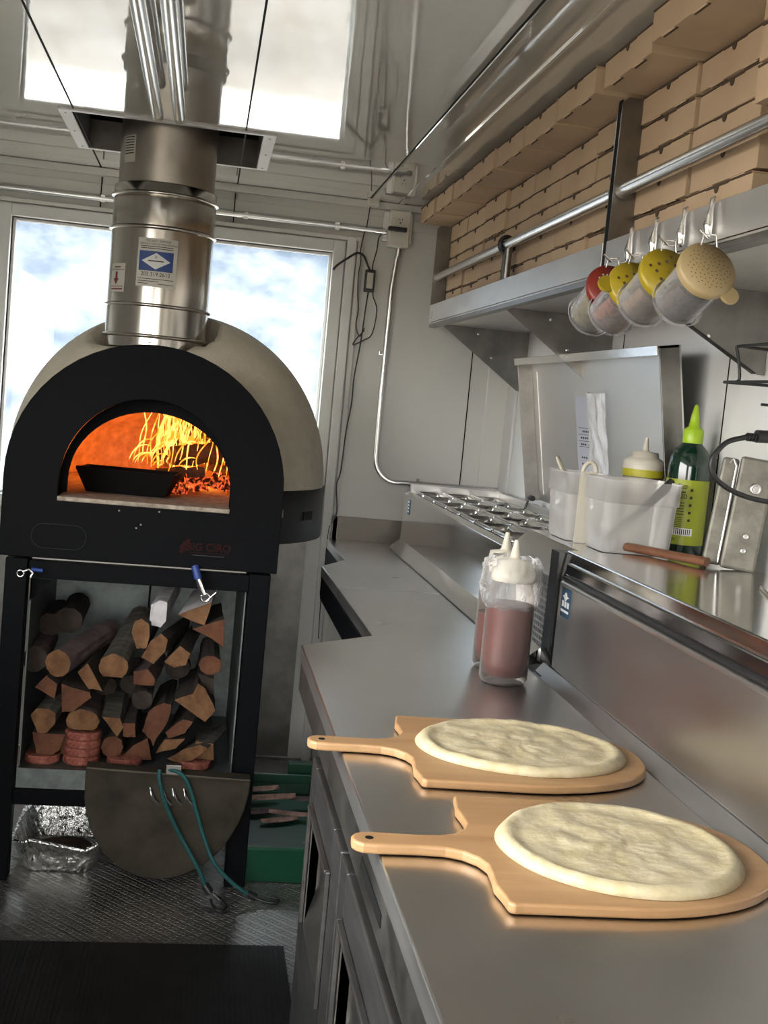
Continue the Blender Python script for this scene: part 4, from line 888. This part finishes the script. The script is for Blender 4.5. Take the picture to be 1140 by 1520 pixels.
# ------------------------------------------------------------------ SPICE SHAKERS
AX = (r2*-.245 + u2*-.36 + fwd*.89).normalized()
def shaker(c, lidm, holes, spm, fill, lab, tab, R=.0455, Hh=.105):
    c = V(*c); r = thing('spice_shaker', lab, 'spice shaker', c+AX*Hh, 'spice shakers hanging from the shelf lip')
    MB().lathe([(R-.003,.004),(R-.003,Hh-.006),(R-.007,Hh),(.001,Hh)], c, AX, 36, caps=(False,False)).build('jar', jar_clear, r)
    MB().lathe([(R+.001,Hh-.010),(R+.0025,Hh-.006),(R-.002,Hh+.001)], c, AX, 36, caps=(False,False)).build('jar_base_ring', jar_clear, r)
    # contents: lie in the lower side
    b = MB(); u = AX.cross(V(0,0,1)).normalized(); g_ = AX.cross(u).normalized(); g_ = g_ if g_.z < 0 else -g_
    rr = R-.0075; n = 20
    Rg = []
    for h_ in [.03 + (Hh-.036)*i/7 for i in range(8)]:
        lvl = fill*(1-1.5*(h_-.03)/(Hh)) ; lvl = max(-.95, lvl); a0 = math.acos(max(-1,min(1,lvl)))
        pts = []
        for k in range(n):
            a = -a0 + 2*a0*k/(n-1); pts.append(c+AX*h_+g_*rr*math.cos(a)+u*rr*math.sin(a))
        Rg.append(pts)
    b.rings(Rg, 0, True); b.build('spice', spm, r)
    b = MB(); b.lathe([(R+.003,.010),(R+.005,.0),(R+.003,-.008),(.001,-.0085)], c, AX, 40, caps=(False,False)); lid = b.build('lid', lidm, r)
    if tab is not None:
        td = (u*math.cos(tab)+g_*math.sin(tab)); q = c+td*(R+.010)-AX*.002
        MB().lathe([(.016,.003),(.016,-.003)], q, AX, 16).build('lid_tab', lidm, r)
    hb = MB()
    for (pu, pv, pr) in holes:
        hb.lathe([(pr,0),(pr,.0004)], c-AX*.0087+u*pu+g_*pv, -AX, 8)
    hb.build('lid_holes', hole_m if lidm is not lid_red else sticker, r)
    return r, u, g_
grid_h = [(x*.0085,y*.0085,.0022) for x in range(-3,4) for y in range(-3,4) if math.hypot(x,y) < 3.7]
big_h = [(.022*math.cos(a),.022*math.sin(a),.0032) for a in [k*math.pi/4 for k in range(8)]] + [(.034*math.cos(a),.034*math.sin(a),.003) for a in [.3+k*math.pi/2 for k in range(4)]]
fine_h = [(.02*math.cos(k*2.4)*math.sqrt(k/60)*1.7,.02*math.sin(k*2.4)*math.sqrt(k/60)*1.7,.0009) for k in range(80)]
SH = [((.790,2.32,1.722), lid_red, grid_h, spice[0], -.2, 'spice shaker with dark red perforated lid, farthest of the four hanging jars', 1.9),
      ((.794,2.20,1.717), lid_yel, big_h, spice[1], .25, 'spice shaker with yellow lid holding red chilli flakes, next to the red lidded one', 3.1),
      ((.806,2.07,1.729), lid_yel, big_h, spice[2], .3, 'spice shaker with yellow lid holding tan powder, right behind the cream lidded jar', None),
      ((.826,1.94,1.726), lid_cream, fine_h, spice[3], .35, 'spice shaker with cream lid and dark flakes, nearest and largest looking of the four', .9)]
SH = [(tuple(V(0,0,1.45)+(V(*c_)-V(0,0,1.45))*.962),)+r_ for c_, *r_ in [(a_[0], *a_[1:]) for a_ in SH] for r_ in [tuple(r_)]]
for (c, lm, hs, sm, f_, lab, tb) in SH:
    r, u, g_ = shaker(c, lm, hs, sm, f_, lab, tb)
clip_y = (2.295, 2.165, 2.03, 1.915)
for (c, *_), y, lab in zip(SH, clip_y, ('chrome clip on the shelf lip above the red lidded shaker','chrome clip on the shelf lip above the chilli flake shaker','chrome clip on the shelf lip above the tan powder shaker','chrome clip on the shelf lip above the cream lidded shaker')):
    r = thing('hanging_clip', lab, 'clip', (.81,y,1.78), 'chrome clips on the shelf lip')
    b = MB(); P = [(.817,y,1.846),(.812,y,1.842),(.811,y,1.825),(.809,y,1.80),(.810,y,1.782),(.812,y,1.775)]; b.tube(P, [.002,.004,.004,.0085,.007,.003], 12, flat=.6); b.build('spoon_clip', chrome, r)
    c = V(*c); top = c + V(0,0,.040)
    b = MB(); b.tube([(.812,y,1.780),(.805,y+.006,1.775),tuple(top+V(-.012,0,.012))], .0016, 6); b.tube([tuple(top+V(-.014,0,0)),tuple(top+V(-.012,0,.018)),tuple(top+V(.010,0,.020)),tuple(top+V(.014,0,0))], .0017, 6)
    b.tube([tuple(top+V(-.022,-.004,.024)),tuple(top+V(-.004,0,.012))], .0022, 6); b.build('wire_loop', chrome, r)
# ------------------------------------------------------------------ wire rack at right edge
wr = thing('wire_rack', 'black wire rack hanging under the near shelf at the right edge', 'rack', (1.1,2.3,1.52))
b = MB()
for dy in (0,): 
    b.tube(smooth_path([(1.19,2.3,1.632),(1.10,2.3,1.634),(1.066,2.3,1.634),(1.068,2.3,1.62),(1.078,2.3,1.575),(1.072,2.3,1.562),(1.046,2.3,1.559)],3), .0032, 8); b.tube([(1.046,2.3,1.559),(1.19,2.3,1.562)], .0032, 8)
b.tube([(1.132,2.3,1.521),(1.19,2.3,1.522)], .003, 8); b.tube([(1.066,2.3,1.634),(1.066,1.7,1.634)], .0032, 8); b.tube([(1.046,2.3,1.559),(1.046,1.7,1.559)], .0032, 8); b.tube([(1.19,2.3,1.634),(1.19,2.3,1.52)], .003, 8)
b.build('wire_frame', plastic_b, wr)
# ------------------------------------------------------------------ deck items
DZ = 1.1635
def rrs(cx_, cy_, hx, hy, rad, z, n=6):
    o = []
    for sx, sy, a0 in ((1,1,0),(-1,1,90),(-1,-1,180),(1,-1,270)):
        for i in range(n):
            a = math.radians(a0+90*i/(n-1)); o.append(V(cx_+sx*(hx-rad)+rad*math.cos(a), cy_+sy*(hy-rad)+rad*math.sin(a), z))
    return o
def tub(cx_, cy_, hx, hy, h_, lab):
    r = thing('plastic_tub', lab, 'tub', (cx_,cy_,DZ)); b = MB(); z = DZ+.001
    b.rings([rrs(cx_,cy_,hx-.012,hy-.012,.02,z), rrs(cx_,cy_,hx-.008,hy-.008,.02,z+.01), rrs(cx_,cy_,hx-.003,hy-.003,.02,z+h_*.68)], caps=(True, False)); b.build('tub_body', tub_m, r)
    b = MB(); b.rings([rrs(cx_,cy_,hx-.003,hy-.003,.02,z+h_*.68), rrs(cx_,cy_,hx+.001,hy+.001,.02,z+h_*.70), rrs(cx_,cy_,hx+.002,hy+.002,.02,z+h_*.98), rrs(cx_,cy_,hx+.005,hy+.005,.022,z+h_), rrs(cx_,cy_,hx-.001,hy-.001,.02,z+h_)], caps=(False, False)); b.build('tub_rim', tub_m, r); return r
tub(.925, 2.80, .052, .085, .165, 'frosted square plastic tub holding a cream handle, left and behind the other tub')
tub(.988, 2.595, .090, .080, .166, 'frosted square plastic tub in front, with a black handled spreader in it')
us = thing('spatula', 'cream plastic spatula handle sticking up from the left frosted tub', 'spatula', (.93,2.80,DZ+.02))
MB().tube([(.965,2.80,1.19),(.91,2.80,1.285),(.868,2.795,1.352),(.862,2.795,1.362)], [.006,.008,.009,.006], 12, flat=.5).build('handle', cap_w, us)
us = thing('scoop', 'cream looped handle of a scoop standing behind the front frosted tub', 'scoop', (.915,2.69,DZ+.02))
b = MB(); o_ = [(.018*math.cos(a), .018*math.sin(a)) for a in [math.pi*i/12 for i in range(13)]]
prof_o = [(.021*math.cos(math.pi*i/12), 1.343+.021*math.sin(math.pi*i/12)) for i in range(13)] + [(-.021,1.26),(.021,1.26)]
hole = [(.011*math.cos(2*math.pi*i/15), 1.345+.009*math.sin(2*math.pi*i/15)) for i in range(15)]
n = 15; O0 = [(.915+u,2.690,v) for u,v in prof_o]; O1 = [(.915+u,2.696,v) for u,v in prof_o]
vs = O0+O1; b.add([(.915+u,2.690,v) for u,v in [(.021,DZ+.001),(-.021,DZ+.001),(-.021,1.335),(.021,1.335)]]+[(.915+u,2.696,v) for u,v in [(.021,DZ+.001),(-.021,DZ+.001),(-.021,1.335),(.021,1.335)]], [(0,1,2,3),(7,6,5,4),(0,4,5,1),(1,5,6,2),(2,6,7,3),(3,7,4,0)])
b.tube([(.915+.016*math.cos(math.pi*i/14),2.693,1.335+.022*math.sin(math.pi*i/14)) for i in range(15)], .0055, 8)
b.build('handle', cap_w, us)
kn = thing('spreader', 'black handled spreader leaning diagonally inside the front frosted tub', 'spreader', (.93,2.60,DZ+.01))
MB().tube([(1.085,2.60,1.335),(1.06,2.60,1.305),(1.02,2.60,1.262)], [.009,.0115,.009], 12).build('handle', plastic_b, kn)
MB().tube([(1.02,2.60,1.262),(.985,2.60,1.23),(.935,2.60,1.178)], [.008,.012,.009], 12, flat=.3).build('blade', steel_dark, kn)
sq = thing('mustard_bottle', 'squeeze bottle with white tip and yellow sauce behind the front frosted tub', 'squeeze bottle', (1.075,2.762,DZ))
q = (1.075,2.762,0); MB().lathe([(.046,DZ+.001),(.050,DZ+.008),(.050,1.33),(.044,1.345)], q, n=32).build('bottle_body', bottle_tr, sq)
MB().lathe([(.047,DZ+.004),(.047,1.325),(.044,1.330)], q, n=32).build('sauce', cap_w, sq)
MB().lathe([(.0515,1.332),(.0515,1.350)], q, n=32).build('mustard_ring', mustard, sq)
MB().lathe([(.050,1.350),(.050,1.368),(.042,1.376),(.034,1.380),(.032,1.392),(.010,1.394),(.0075,1.398),(.004,1.428)], q, n=32).build('cap', cap_w, sq)
ob = thing('oil_bottle', 'dark green oil bottle with lime green cap and yellow green label', 'bottle', (1.130,2.617,DZ))
q = (1.130,2.617,0); MB().lathe([(.046,DZ+.001),(.049,DZ+.006),(.049,1.370),(.046,1.392),(.037,1.410),(.026,1.422),(.020,1.428)], q, n=48).build('bottle_body', oil_m, ob)
MB().lathe([(.0495,1.190),(.0495,1.341)], q, n=48, caps=(False,False)).build('label', label_y, ob)
MB().lathe([(.0225,1.425),(.0235,1.430),(.0235,1.455),(.019,1.460),(.013,1.464),(.011,1.480),(.009,1.494),(.004,1.514),(.001,1.516)], q, n=32).build('cap', lime, ob)
def obp(u_, z, r=.0502):   # u_ along arc facing the camera
    a = -math.pi/2 - .36 + u_/.0495; return V(1.130+r*math.cos(a), 2.617+r*math.sin(a), z)
def ob_patch(name, u0, u1, z0, z1, m, r=.0502):
    b = MB(); n = 6; vs = []
    for i in range(n+1): u_ = u0+(u1-u0)*i/n; vs += [obp(u_,z0,r), obp(u_,z1,r)]
    b.add(vs, [(2*i,2*i+2,2*i+3,2*i+1) for i in range(n)], 0, True); return b.build(name, m, lbl, fix=False)
lbl = [c for c in ob.children if c.name.startswith('label')][0]
ob_patch('facts_panel_rule', -.040, -.002, 1.320, 1.3215, ink); ob_patch('facts_panel_rule', -.040, -.004, 1.3105, 1.314, ink)
def ob_text(t_, size, u0, z):
    c = bpy.data.curves.new('t','FONT'); c.body = t_; c.size = size; c.align_x = 'CENTER'; c.align_y = 'CENTER'; c.extrude = .0001
    o = bpy.data.objects.new('t', c); me = bpy.data.meshes.new_from_object(o); bpy.data.objects.remove(o)
    for v in me.vertices: v.co = obp(u0+v.co.x, z+v.co.y, .0503) - ORG[lbl.name]
    me.materials.append(ink); x = bpy.data.objects.new('lettering', me); col.objects.link(x); x.parent = lbl; ORG[x.name] = ORG[lbl.name]
ob_text('Facts', .011, -.012, 1.327); ob_text('120', .016, -.012, 1.302)
for k in range(5): ob_patch('small_print', -.040, -.004, 1.286-k*.0065, 1.2878-k*.0065, ink)
for k in range(7): ob_patch('small_print', -.044, -.006, 1.252-k*.0042, 1.2531-k*.0042, ink)
for k in range(5): ob_patch('icon', .006, .012, 1.315-k*.0175, 1.321-k*.0175, ink)
ob_patch('barcode_panel', -.026, .020, 1.212, 1.229, sticker_w)
for k in range(9): ob_patch('barcode_bar', -.022+k*.0044, -.020+k*.0044, 1.214, 1.227, ink, .0504)
ob_text('2.80', .009, -.024, 1.202)
dv = thing('box_grater', 'aged aluminium grater like tool with three round bosses standing behind the cable', 'tool', (1.14,2.33,1.172))
zz = 1.1725
def plate(p0, p1, w0, w1, th, name, par, m=grater_m):
    p0, p1 = V(*p0), V(*p1); d = (p1-p0).normalized(); s_ = V(math.cos(-.35), math.sin(-.35), 0); s_ = (s_-d*s_.dot(d)).normalized(); nn = d.cross(s_)
    vs = []
    for p, w_ in ((p0,w0),(p1,w1)):
        for a in (-1,1):
            for c_ in (-1,1): vs.append(p+s_*a*w_/2+nn*c_*th/2)
    return MB().add(vs, [(0,1,3,2),(4,6,7,5),(0,4,5,1),(2,3,7,6),(0,2,6,4),(1,5,7,3)]).build(name, m, par, bevel=.006)
fr_ = plate((1.127,2.31,zz), (1.158,2.33,1.408), .072, .072, .020, 'front_face', dv)
plate((1.083,2.340,zz+.006), (1.108,2.355,1.405), .040, .034, .016, 'side_face', dv)
for z, rr in ((1.345,.0125),(1.245,.006),(1.215,.006)):
    t = (z-zz)/(1.408-zz); x_ = 1.127+.031*t; MB().lathe([(rr,0),(rr,.003),(rr*.6,.0045),(rr*.5,.003)], (x_+.0,2.31+.02*t-.011,z), (-.25,-.97,.0), 24).build('boss', steel, fr_)
b = MB(); b.tube([(1.09,2.325,1.185),(1.112,2.335,1.39),(1.105,2.34,1.405),(1.098,2.34,1.395)], .003, 8); b.build('edge_bead', steel, dv)
bb = tag(MB().tube([(.962,2.525,1.1815),(1.058,2.305,1.1855)], .0105, 14, flat=.85).build('wooden_handle', brownh), 'brown wooden tool handle lying on the edge of the deck in front of the tubs', 'tool handle')
pc = thing('extension_lead', 'thick black power lead looping in from the right edge with a plug', 'cord', (1.15,2.2,1.30))
K = lambda x, z: (x*2.15/2.3, 2.15, 1.45+(z-1.45)*2.15/2.3)
MB().tube(smooth_path([K(1.112,1.452),K(1.104,1.450),K(1.069,1.438),K(1.046,1.412),K(1.039,1.385),K(1.056,1.358),K(1.104,1.334),K(1.173,1.322),K(1.25,1.325)],6), .0052, 10).build('cord', plastic_b, pc)
b = MB(); b.tube([K(1.108,1.452),K(1.14,1.456)], .0065, 12); b.tube([K(1.13,1.455),K(1.25,1.460)], .0125, 14)
for k in range(4): b.tube([K(1.110+k*.007,1.452),K(1.113+k*.007,1.452)], .0085, 12)
b.build('plug', plastic_b, pc)
gs = thing('glass_container', 'clear glass container cut off at the right edge beside the grater tool', 'container', (1.17,2.12,1.172))
q = (1.14,2.06,0); MB().lathe([(.03,1.1805),(.042,1.186),(.050,1.205),(.052,1.235),(.049,1.235),(.047,1.207),(.03,1.19)], q, n=32, caps=(True,False)).build('bowl', jar_clear, gs)
MB().lathe([(.053,1.232),(.053,1.238)], q, n=32, caps=(False,False)).build('rim', chrome, gs)
# ------------------------------------------------------------------ ELECTRICS ON BACK WALL
eb = thing('outlet_box', 'white metal outlet box with a black adapter plugged in, high on the back wall', 'outlet', (.69,4.6,2.05))
MB().box(.628,.745,4.604,4.616,2.075,2.19).build('mount_bracket', steel, eb, bevel=.002)
bx = MB().box(.648,.727,4.555,4.612,2.052,2.190).build('box_body', plastic_w, eb, bevel=.004)
MB().lathe([(.020,0),(.020,.003)], (.688,4.555,2.150), (0,-1,0), 24).build('socket_face', plastic_w, bx)
b = MB(); b.box(.680,.682,4.5505,4.5515,2.151,2.159); b.box(.692,.694,4.5505,4.5515,2.152,2.159); b.lathe([(.003,0),(.003,.0006)], (.687,4.5515,2.143), (0,-1,0), 10); b.build('socket_slots', black_line, bx)
MB().box(.640,.712,4.528,4.556,2.108,2.124).build('adapter_plug', plastic_b, eb, bevel=.003)
MB().tube([(.695,4.59,2.055),(.695,4.59,2.02)], .011, 14).build('conduit_connector', conduit_m, eb)
co = thing('conduit', 'thin steel conduit running down the back wall and curving towards the prep table', 'conduit', (.69,4.6,1.15))
P = [(.694,4.596,2.04)]+[(.682,4.596,1.9),(.680,4.596,1.5),(.682,4.596,1.24)]; P += [(.682+.09*(1-math.cos(a)), 4.596, 1.235-.09*math.sin(a)) for a in [math.pi/2*i/8 for i in range(1,9)]]; P += [(1.19,4.596,1.148)]
MB().tube(P, .0105, 14).build('conduit_tube', conduit_m, co)
for p in ((.675,4.60,1.645),(.86,4.60,1.145)): MB().obox(p, (.018,0,0) if p[0]<.7 else (.006,0,0), (0,.006,0), (0,0,.008) if p[0]<.7 else (0,0,.022)).build('pipe_strap', chrome, co, bevel=.002)
ch = thing('conduit', 'horizontal steel conduit running above the window to the outlet box', 'conduit', (0,4.6,2.1))
MB().tube([(LX+.01,4.594,2.108),(.63,4.594,2.108)], .0105, 14).build('conduit_tube', conduit_m, ch); MB().tube([(.60,4.594,2.108),(.64,4.594,2.108)], .014, 14).build('connector', chrome, ch)
for x in (-.43,.1,.45): MB().box(x-.008,x+.008,4.585,4.602,2.094,2.122).build('pipe_strap', chrome, ch)
pb = thing('power_brick', 'small black power adapter brick hanging on wires beside the window', 'adapter', (.59,4.585,1.87))
MB().box(.572,.612,4.57,4.592,1.872,1.957).build('brick_body', plastic_b, pb, bevel=.004); MB().box(.580,.604,4.5685,4.570,1.885,1.945).build('rating_label', sticker, pb)
def cable(pts, r, lab, y=4.588):
    tag(MB().tube(smooth_path([(x,y,z) for x,z in pts],5), r, 8).build('cable', plastic_b), lab, 'cable', 'loose black cables beside the window')
cable([(.592,1.873),(.588,1.816),(.580,1.673),(.567,1.541),(.566,1.437),(.555,1.330),(.548,1.171),(.537,1.117),(.547,1.011),(.530,.965)], .0028, 'long thin black cable running from the power brick down to the worktop')
cable([(.524,.955),(.520,.90),(.519,.80),(.516,.65),(.520,.5)], .0028, 'lower end of the black cable passing down behind the worktop edge', 4.592)
cable([(.569,2.195),(.563,2.122),(.554,2.083),(.548,2.03),(.552,1.99),(.548,1.93),(.552,1.86),(.560,1.80),(.556,1.74),(.575,1.70),(.590,1.735)], .0022, 'thin black wire falling from the ceiling connector past the power brick')
cable([(.449,1.943),(.463,1.962),(.500,1.992),(.535,2.016),(.562,2.008),(.580,1.975),(.592,1.955)], .0042, 'thick bundled black lead looping from the window corner to the power brick')
cable([(.640,2.112),(.615,2.085),(.611,2.038),(.600,1.972),(.606,1.92),(.612,1.86),(.632,1.808),(.622,1.716),(.591,1.687),(.551,1.665),(.563,1.69),(.591,1.725)], .0024, 'thin black wire looping down from the outlet box adapter')
tag(MB().box(.555,.600,4.55,4.60,2.197,2.2225).build('ceiling_connector', plastic_w, bevel=.003), 'small white cable connector at the ceiling corner above the power brick', 'connector')
# ------------------------------------------------------------------ SAUCE BOTTLES
def squeeze(cx_, cy_, lab, fillz, R=.050):
    r = thing('sauce_bottle', lab, 'squeeze bottle', (cx_,cy_,Zt), 'squeeze bottles of red sauce'); q = (cx_,cy_,0); z = Zt+.001
    MB().lathe([(R-.006,z),(R,z+.010),(R,z+.155),(R-.003,z+.185),(R-.008,z+.205),(R-.012,z+.212)], q, n=40, caps=(True,False)).build('bottle_body', bottle_tr, r)
    MB().lathe([(.012,z+.012),(R-.010,z+.016),(R-.003,z+.045),(R-.003,fillz)], q, n=40).build('sauce', sauce_m, r)
    MB().lathe([(R-.006,z+.212),(R-.005,z+.214),(R-.005,z+.236),(R-.014,z+.240),(R-.016,z+.254),(.014,z+.258),(.0105,z+.262),(.0045,z+.297)], q, n=36).build('cap', cap_w, r)
squeeze(.655, 2.335, 'squeeze bottle of dark red sauce with cream nozzle cap, the nearer of the pair', 1.066)
squeeze(.672, 2.475, 'squeeze bottle half hidden behind the nearer red sauce bottle', 1.02)
b = MB(); n = 60; Rg = []
for i in range(13):
    z = 1.058 + .105*i/12; row = []
    for k in range(n):
        a = 2*math.pi*k/n; x = .657+.056*math.cos(a); y = 2.335+.056*math.sin(a)
        d = noise.noise(V(a*2.2*1.5, z*28, 1))*.008 + abs(noise.noise(V(math.cos(a)*7, math.sin(a)*7, z*45)))*.012 - (.006 if i in (0,12) else 0)
        if math.cos(a) < -.55: d += .012*math.sin((z-1.058)/.105*math.pi)*(1+noise.noise(V(z*70,a*5,0)))
        row.append(V(.657+(.052+d)*math.cos(a), 2.335+(.052+d)*math.sin(a), z+.006*noise.noise(V(a*3,z*20,8))))
    Rg.append(row)
b.rings(Rg, 0, True, caps=(False,False)); tag(b.build('cling_film', film_m, fix=False), 'crinkled clear cling film wrapped around the shoulder of the nearer red sauce bottle', 'cling film')
# ------------------------------------------------------------------ PEELS AND DOUGH
def peel(hx, hy, ang, Lf, Wd, label, grp):
    pts = [(0,-.006),(0,.006),(.004,.014),(.013,.0205),(.03,.022),(.08,.020),(.115,.022),(.135,.031),(.150,.047),(.158,.068),(.157,.095),(.154,.125),(.158,.150)]
    W2 = Wd/2; pts = [p for p in pts]; top = pts[1:] + [(.160,W2-.004),(.166,W2+.001),(.176,W2)]
    for i in range(1, 24):
        a = math.pi/2*i/24; top.append((Lf-.24+.24*math.sin(a)**1.0, W2*math.cos(a)**.85))
    outline = top + [(Lf,0)] + [(u,-v) for u, v in top[::-1]]
    r = thing('pizza_peel', label, 'pizza peel', (hx,hy,Zt), grp)
    ca, sa = math.cos(ang), math.sin(ang); T = lambda u, v, d: (hx+u*ca-v*sa, hy+u*sa+v*ca, d)
    MB().prism(outline, T, Zt+.001, Zt+.0145).build('board', wood_peel, r, bevel=.0035, seg=3)
    h = T(.022,0,0); MB().lathe([(.0055,0),(.0055,.0004)], (h[0],h[1],Zt+.0145), (0,0,1), 16).build('hanging_hole', black_line, r)
    return T
def dough(T, u0, hl, hw, label, seed, v0=0):
    nr, na = 22, 72; vs = [T(u0,v0,Zt+.0152+.009)]; fs = []
    for i in range(1, nr+1):
        t = i/nr
        for k in range(na):
            a = 2*math.pi*k/na; e = 1+.025*noise.noise(V(math.cos(a)*1.6, math.sin(a)*1.6, seed))
            u_, v_ = math.cos(a)*hl*t*e, math.sin(a)*hw*t*e
            rim = math.exp(-((t-.90)/.055)**2)*.0045 if t <= 1 else 0
            h_ = .0085*(1-max(0,(t-.93)/.07)**2.2) + rim + .0042*noise.noise(V(u_*26, v_*26, seed))*(1-t**6) + .0016*noise.noise(V(u_*80, v_*90, seed+3))*(1-t**6)
            vs.append(T(u0+u_, v0+v_, Zt+.0150+max(.0002, h_)))
    for k in range(na): fs.append((0, 1+k, 1+(k+1)%na))
    for i in range(nr-1):
        for k in range(na): a_ = 1+i*na; fs.append((a_+k, a_+na+k, a_+na+(k+1)%na, a_+(k+1)%na))
    # underside
    base = len(vs); 
    for k in range(na): a = 2*math.pi*k/na; e = 1+.025*noise.noise(V(math.cos(a)*1.6, math.sin(a)*1.6, seed)); vs.append(T(u0+math.cos(a)*hl*.985*e, v0+math.sin(a)*hw*.985*e, Zt+.0150))
    for k in range(na): a_ = 1+(nr-1)*na; fs.append((a_+k, base+k, base+(k+1)%na, a_+(k+1)%na))
    fs.append(tuple(base+k for k in range(na))[::-1])
    tag(MB().add(vs, fs, 0, True).build('pizza_dough', dough_m), label, 'dough', 'stretched raw pizza doughs on the peels')
T1 = peel(.222, 1.400, -.03, .535, .355, 'wooden pizza peel nearest the camera on the worktop', 'wooden pizza peels')
dough(T1, .342, .158, .152, 'stretched raw pizza dough on the nearer wooden peel', 1.0, -.004)
T2 = peel(.203, 1.815, -.045, .545, .345, 'wooden pizza peel farther along the worktop, behind the nearer one', 'wooden pizza peels')
dough(T2, .345, .174, .142, 'stretched raw pizza dough on the farther wooden peel', 5.0, .008)
# ------------------------------------------------------------------ LIGHT
wd = bpy.data.worlds.new('sky'); sc.world = wd; wd.use_nodes = True; nt = wd.node_tree; L = nt.links
bg = nt.nodes['Background']; tc = nd(nt, 'ShaderNodeTexCoord'); sp = nd(nt, 'ShaderNodeSeparateXYZ'); L.new(tc.outputs['Generated'], sp.inputs[0])
rp = nd(nt, 'ShaderNodeValToRGB'); L.new(sp.outputs['Z'], rp.inputs[0]); e = rp.color_ramp.elements
e[0].position = 0; e[0].color = (.50,.46,.40,1); e[1].position = .06; e[1].color = (1,.975,.94,1); x = e.new(.5); x.color = (.97,.98,1,1)
L.new(rp.outputs[0], bg.inputs[0]); bg.inputs[1].default_value = 3.6
sun = lamp('sun', 'SUN', (0,0,5), 1.2, (1,.95,.86)); sun.data.angle = .02
sun.rotation_euler = V(-.35,.62,-.70).to_track_quat('-Z','Y').to_euler()
def portal(name, loc, rot, sx, sy):
    l = bpy.data.lights.new(name, 'AREA'); l.shape = 'RECTANGLE'; l.size = sx; l.size_y = sy; l.cycles.is_portal = True
    o = bpy.data.objects.new(name, l); col.objects.link(o); o.location = loc; o.rotation_euler = rot; return o
portal('window_portal', (LX-.12,(sy0+sy1)/2,1.5), (0,-math.pi/2,0), 1.2, 3.1)
portal('window_portal', (-.155,BY+.12,1.5), (-math.pi/2,0,0), 1.25, 1.1)
vs_ = sc.view_settings; vs_.view_transform = 'Standard'; vs_.look = 'None'; vs_.gamma = 1; vs_.use_curve_mapping = False; vs_.exposure = 2.05
sc.cycles.use_denoising = True; sc.cycles.max_bounces = 10; sc.cycles.transparent_max_bounces = 16; sc.cycles.glossy_bounces = 6; sc.cycles.caustics_reflective = False; sc.cycles.caustics_refractive = False; sc.cycles.sample_clamp_indirect = 6
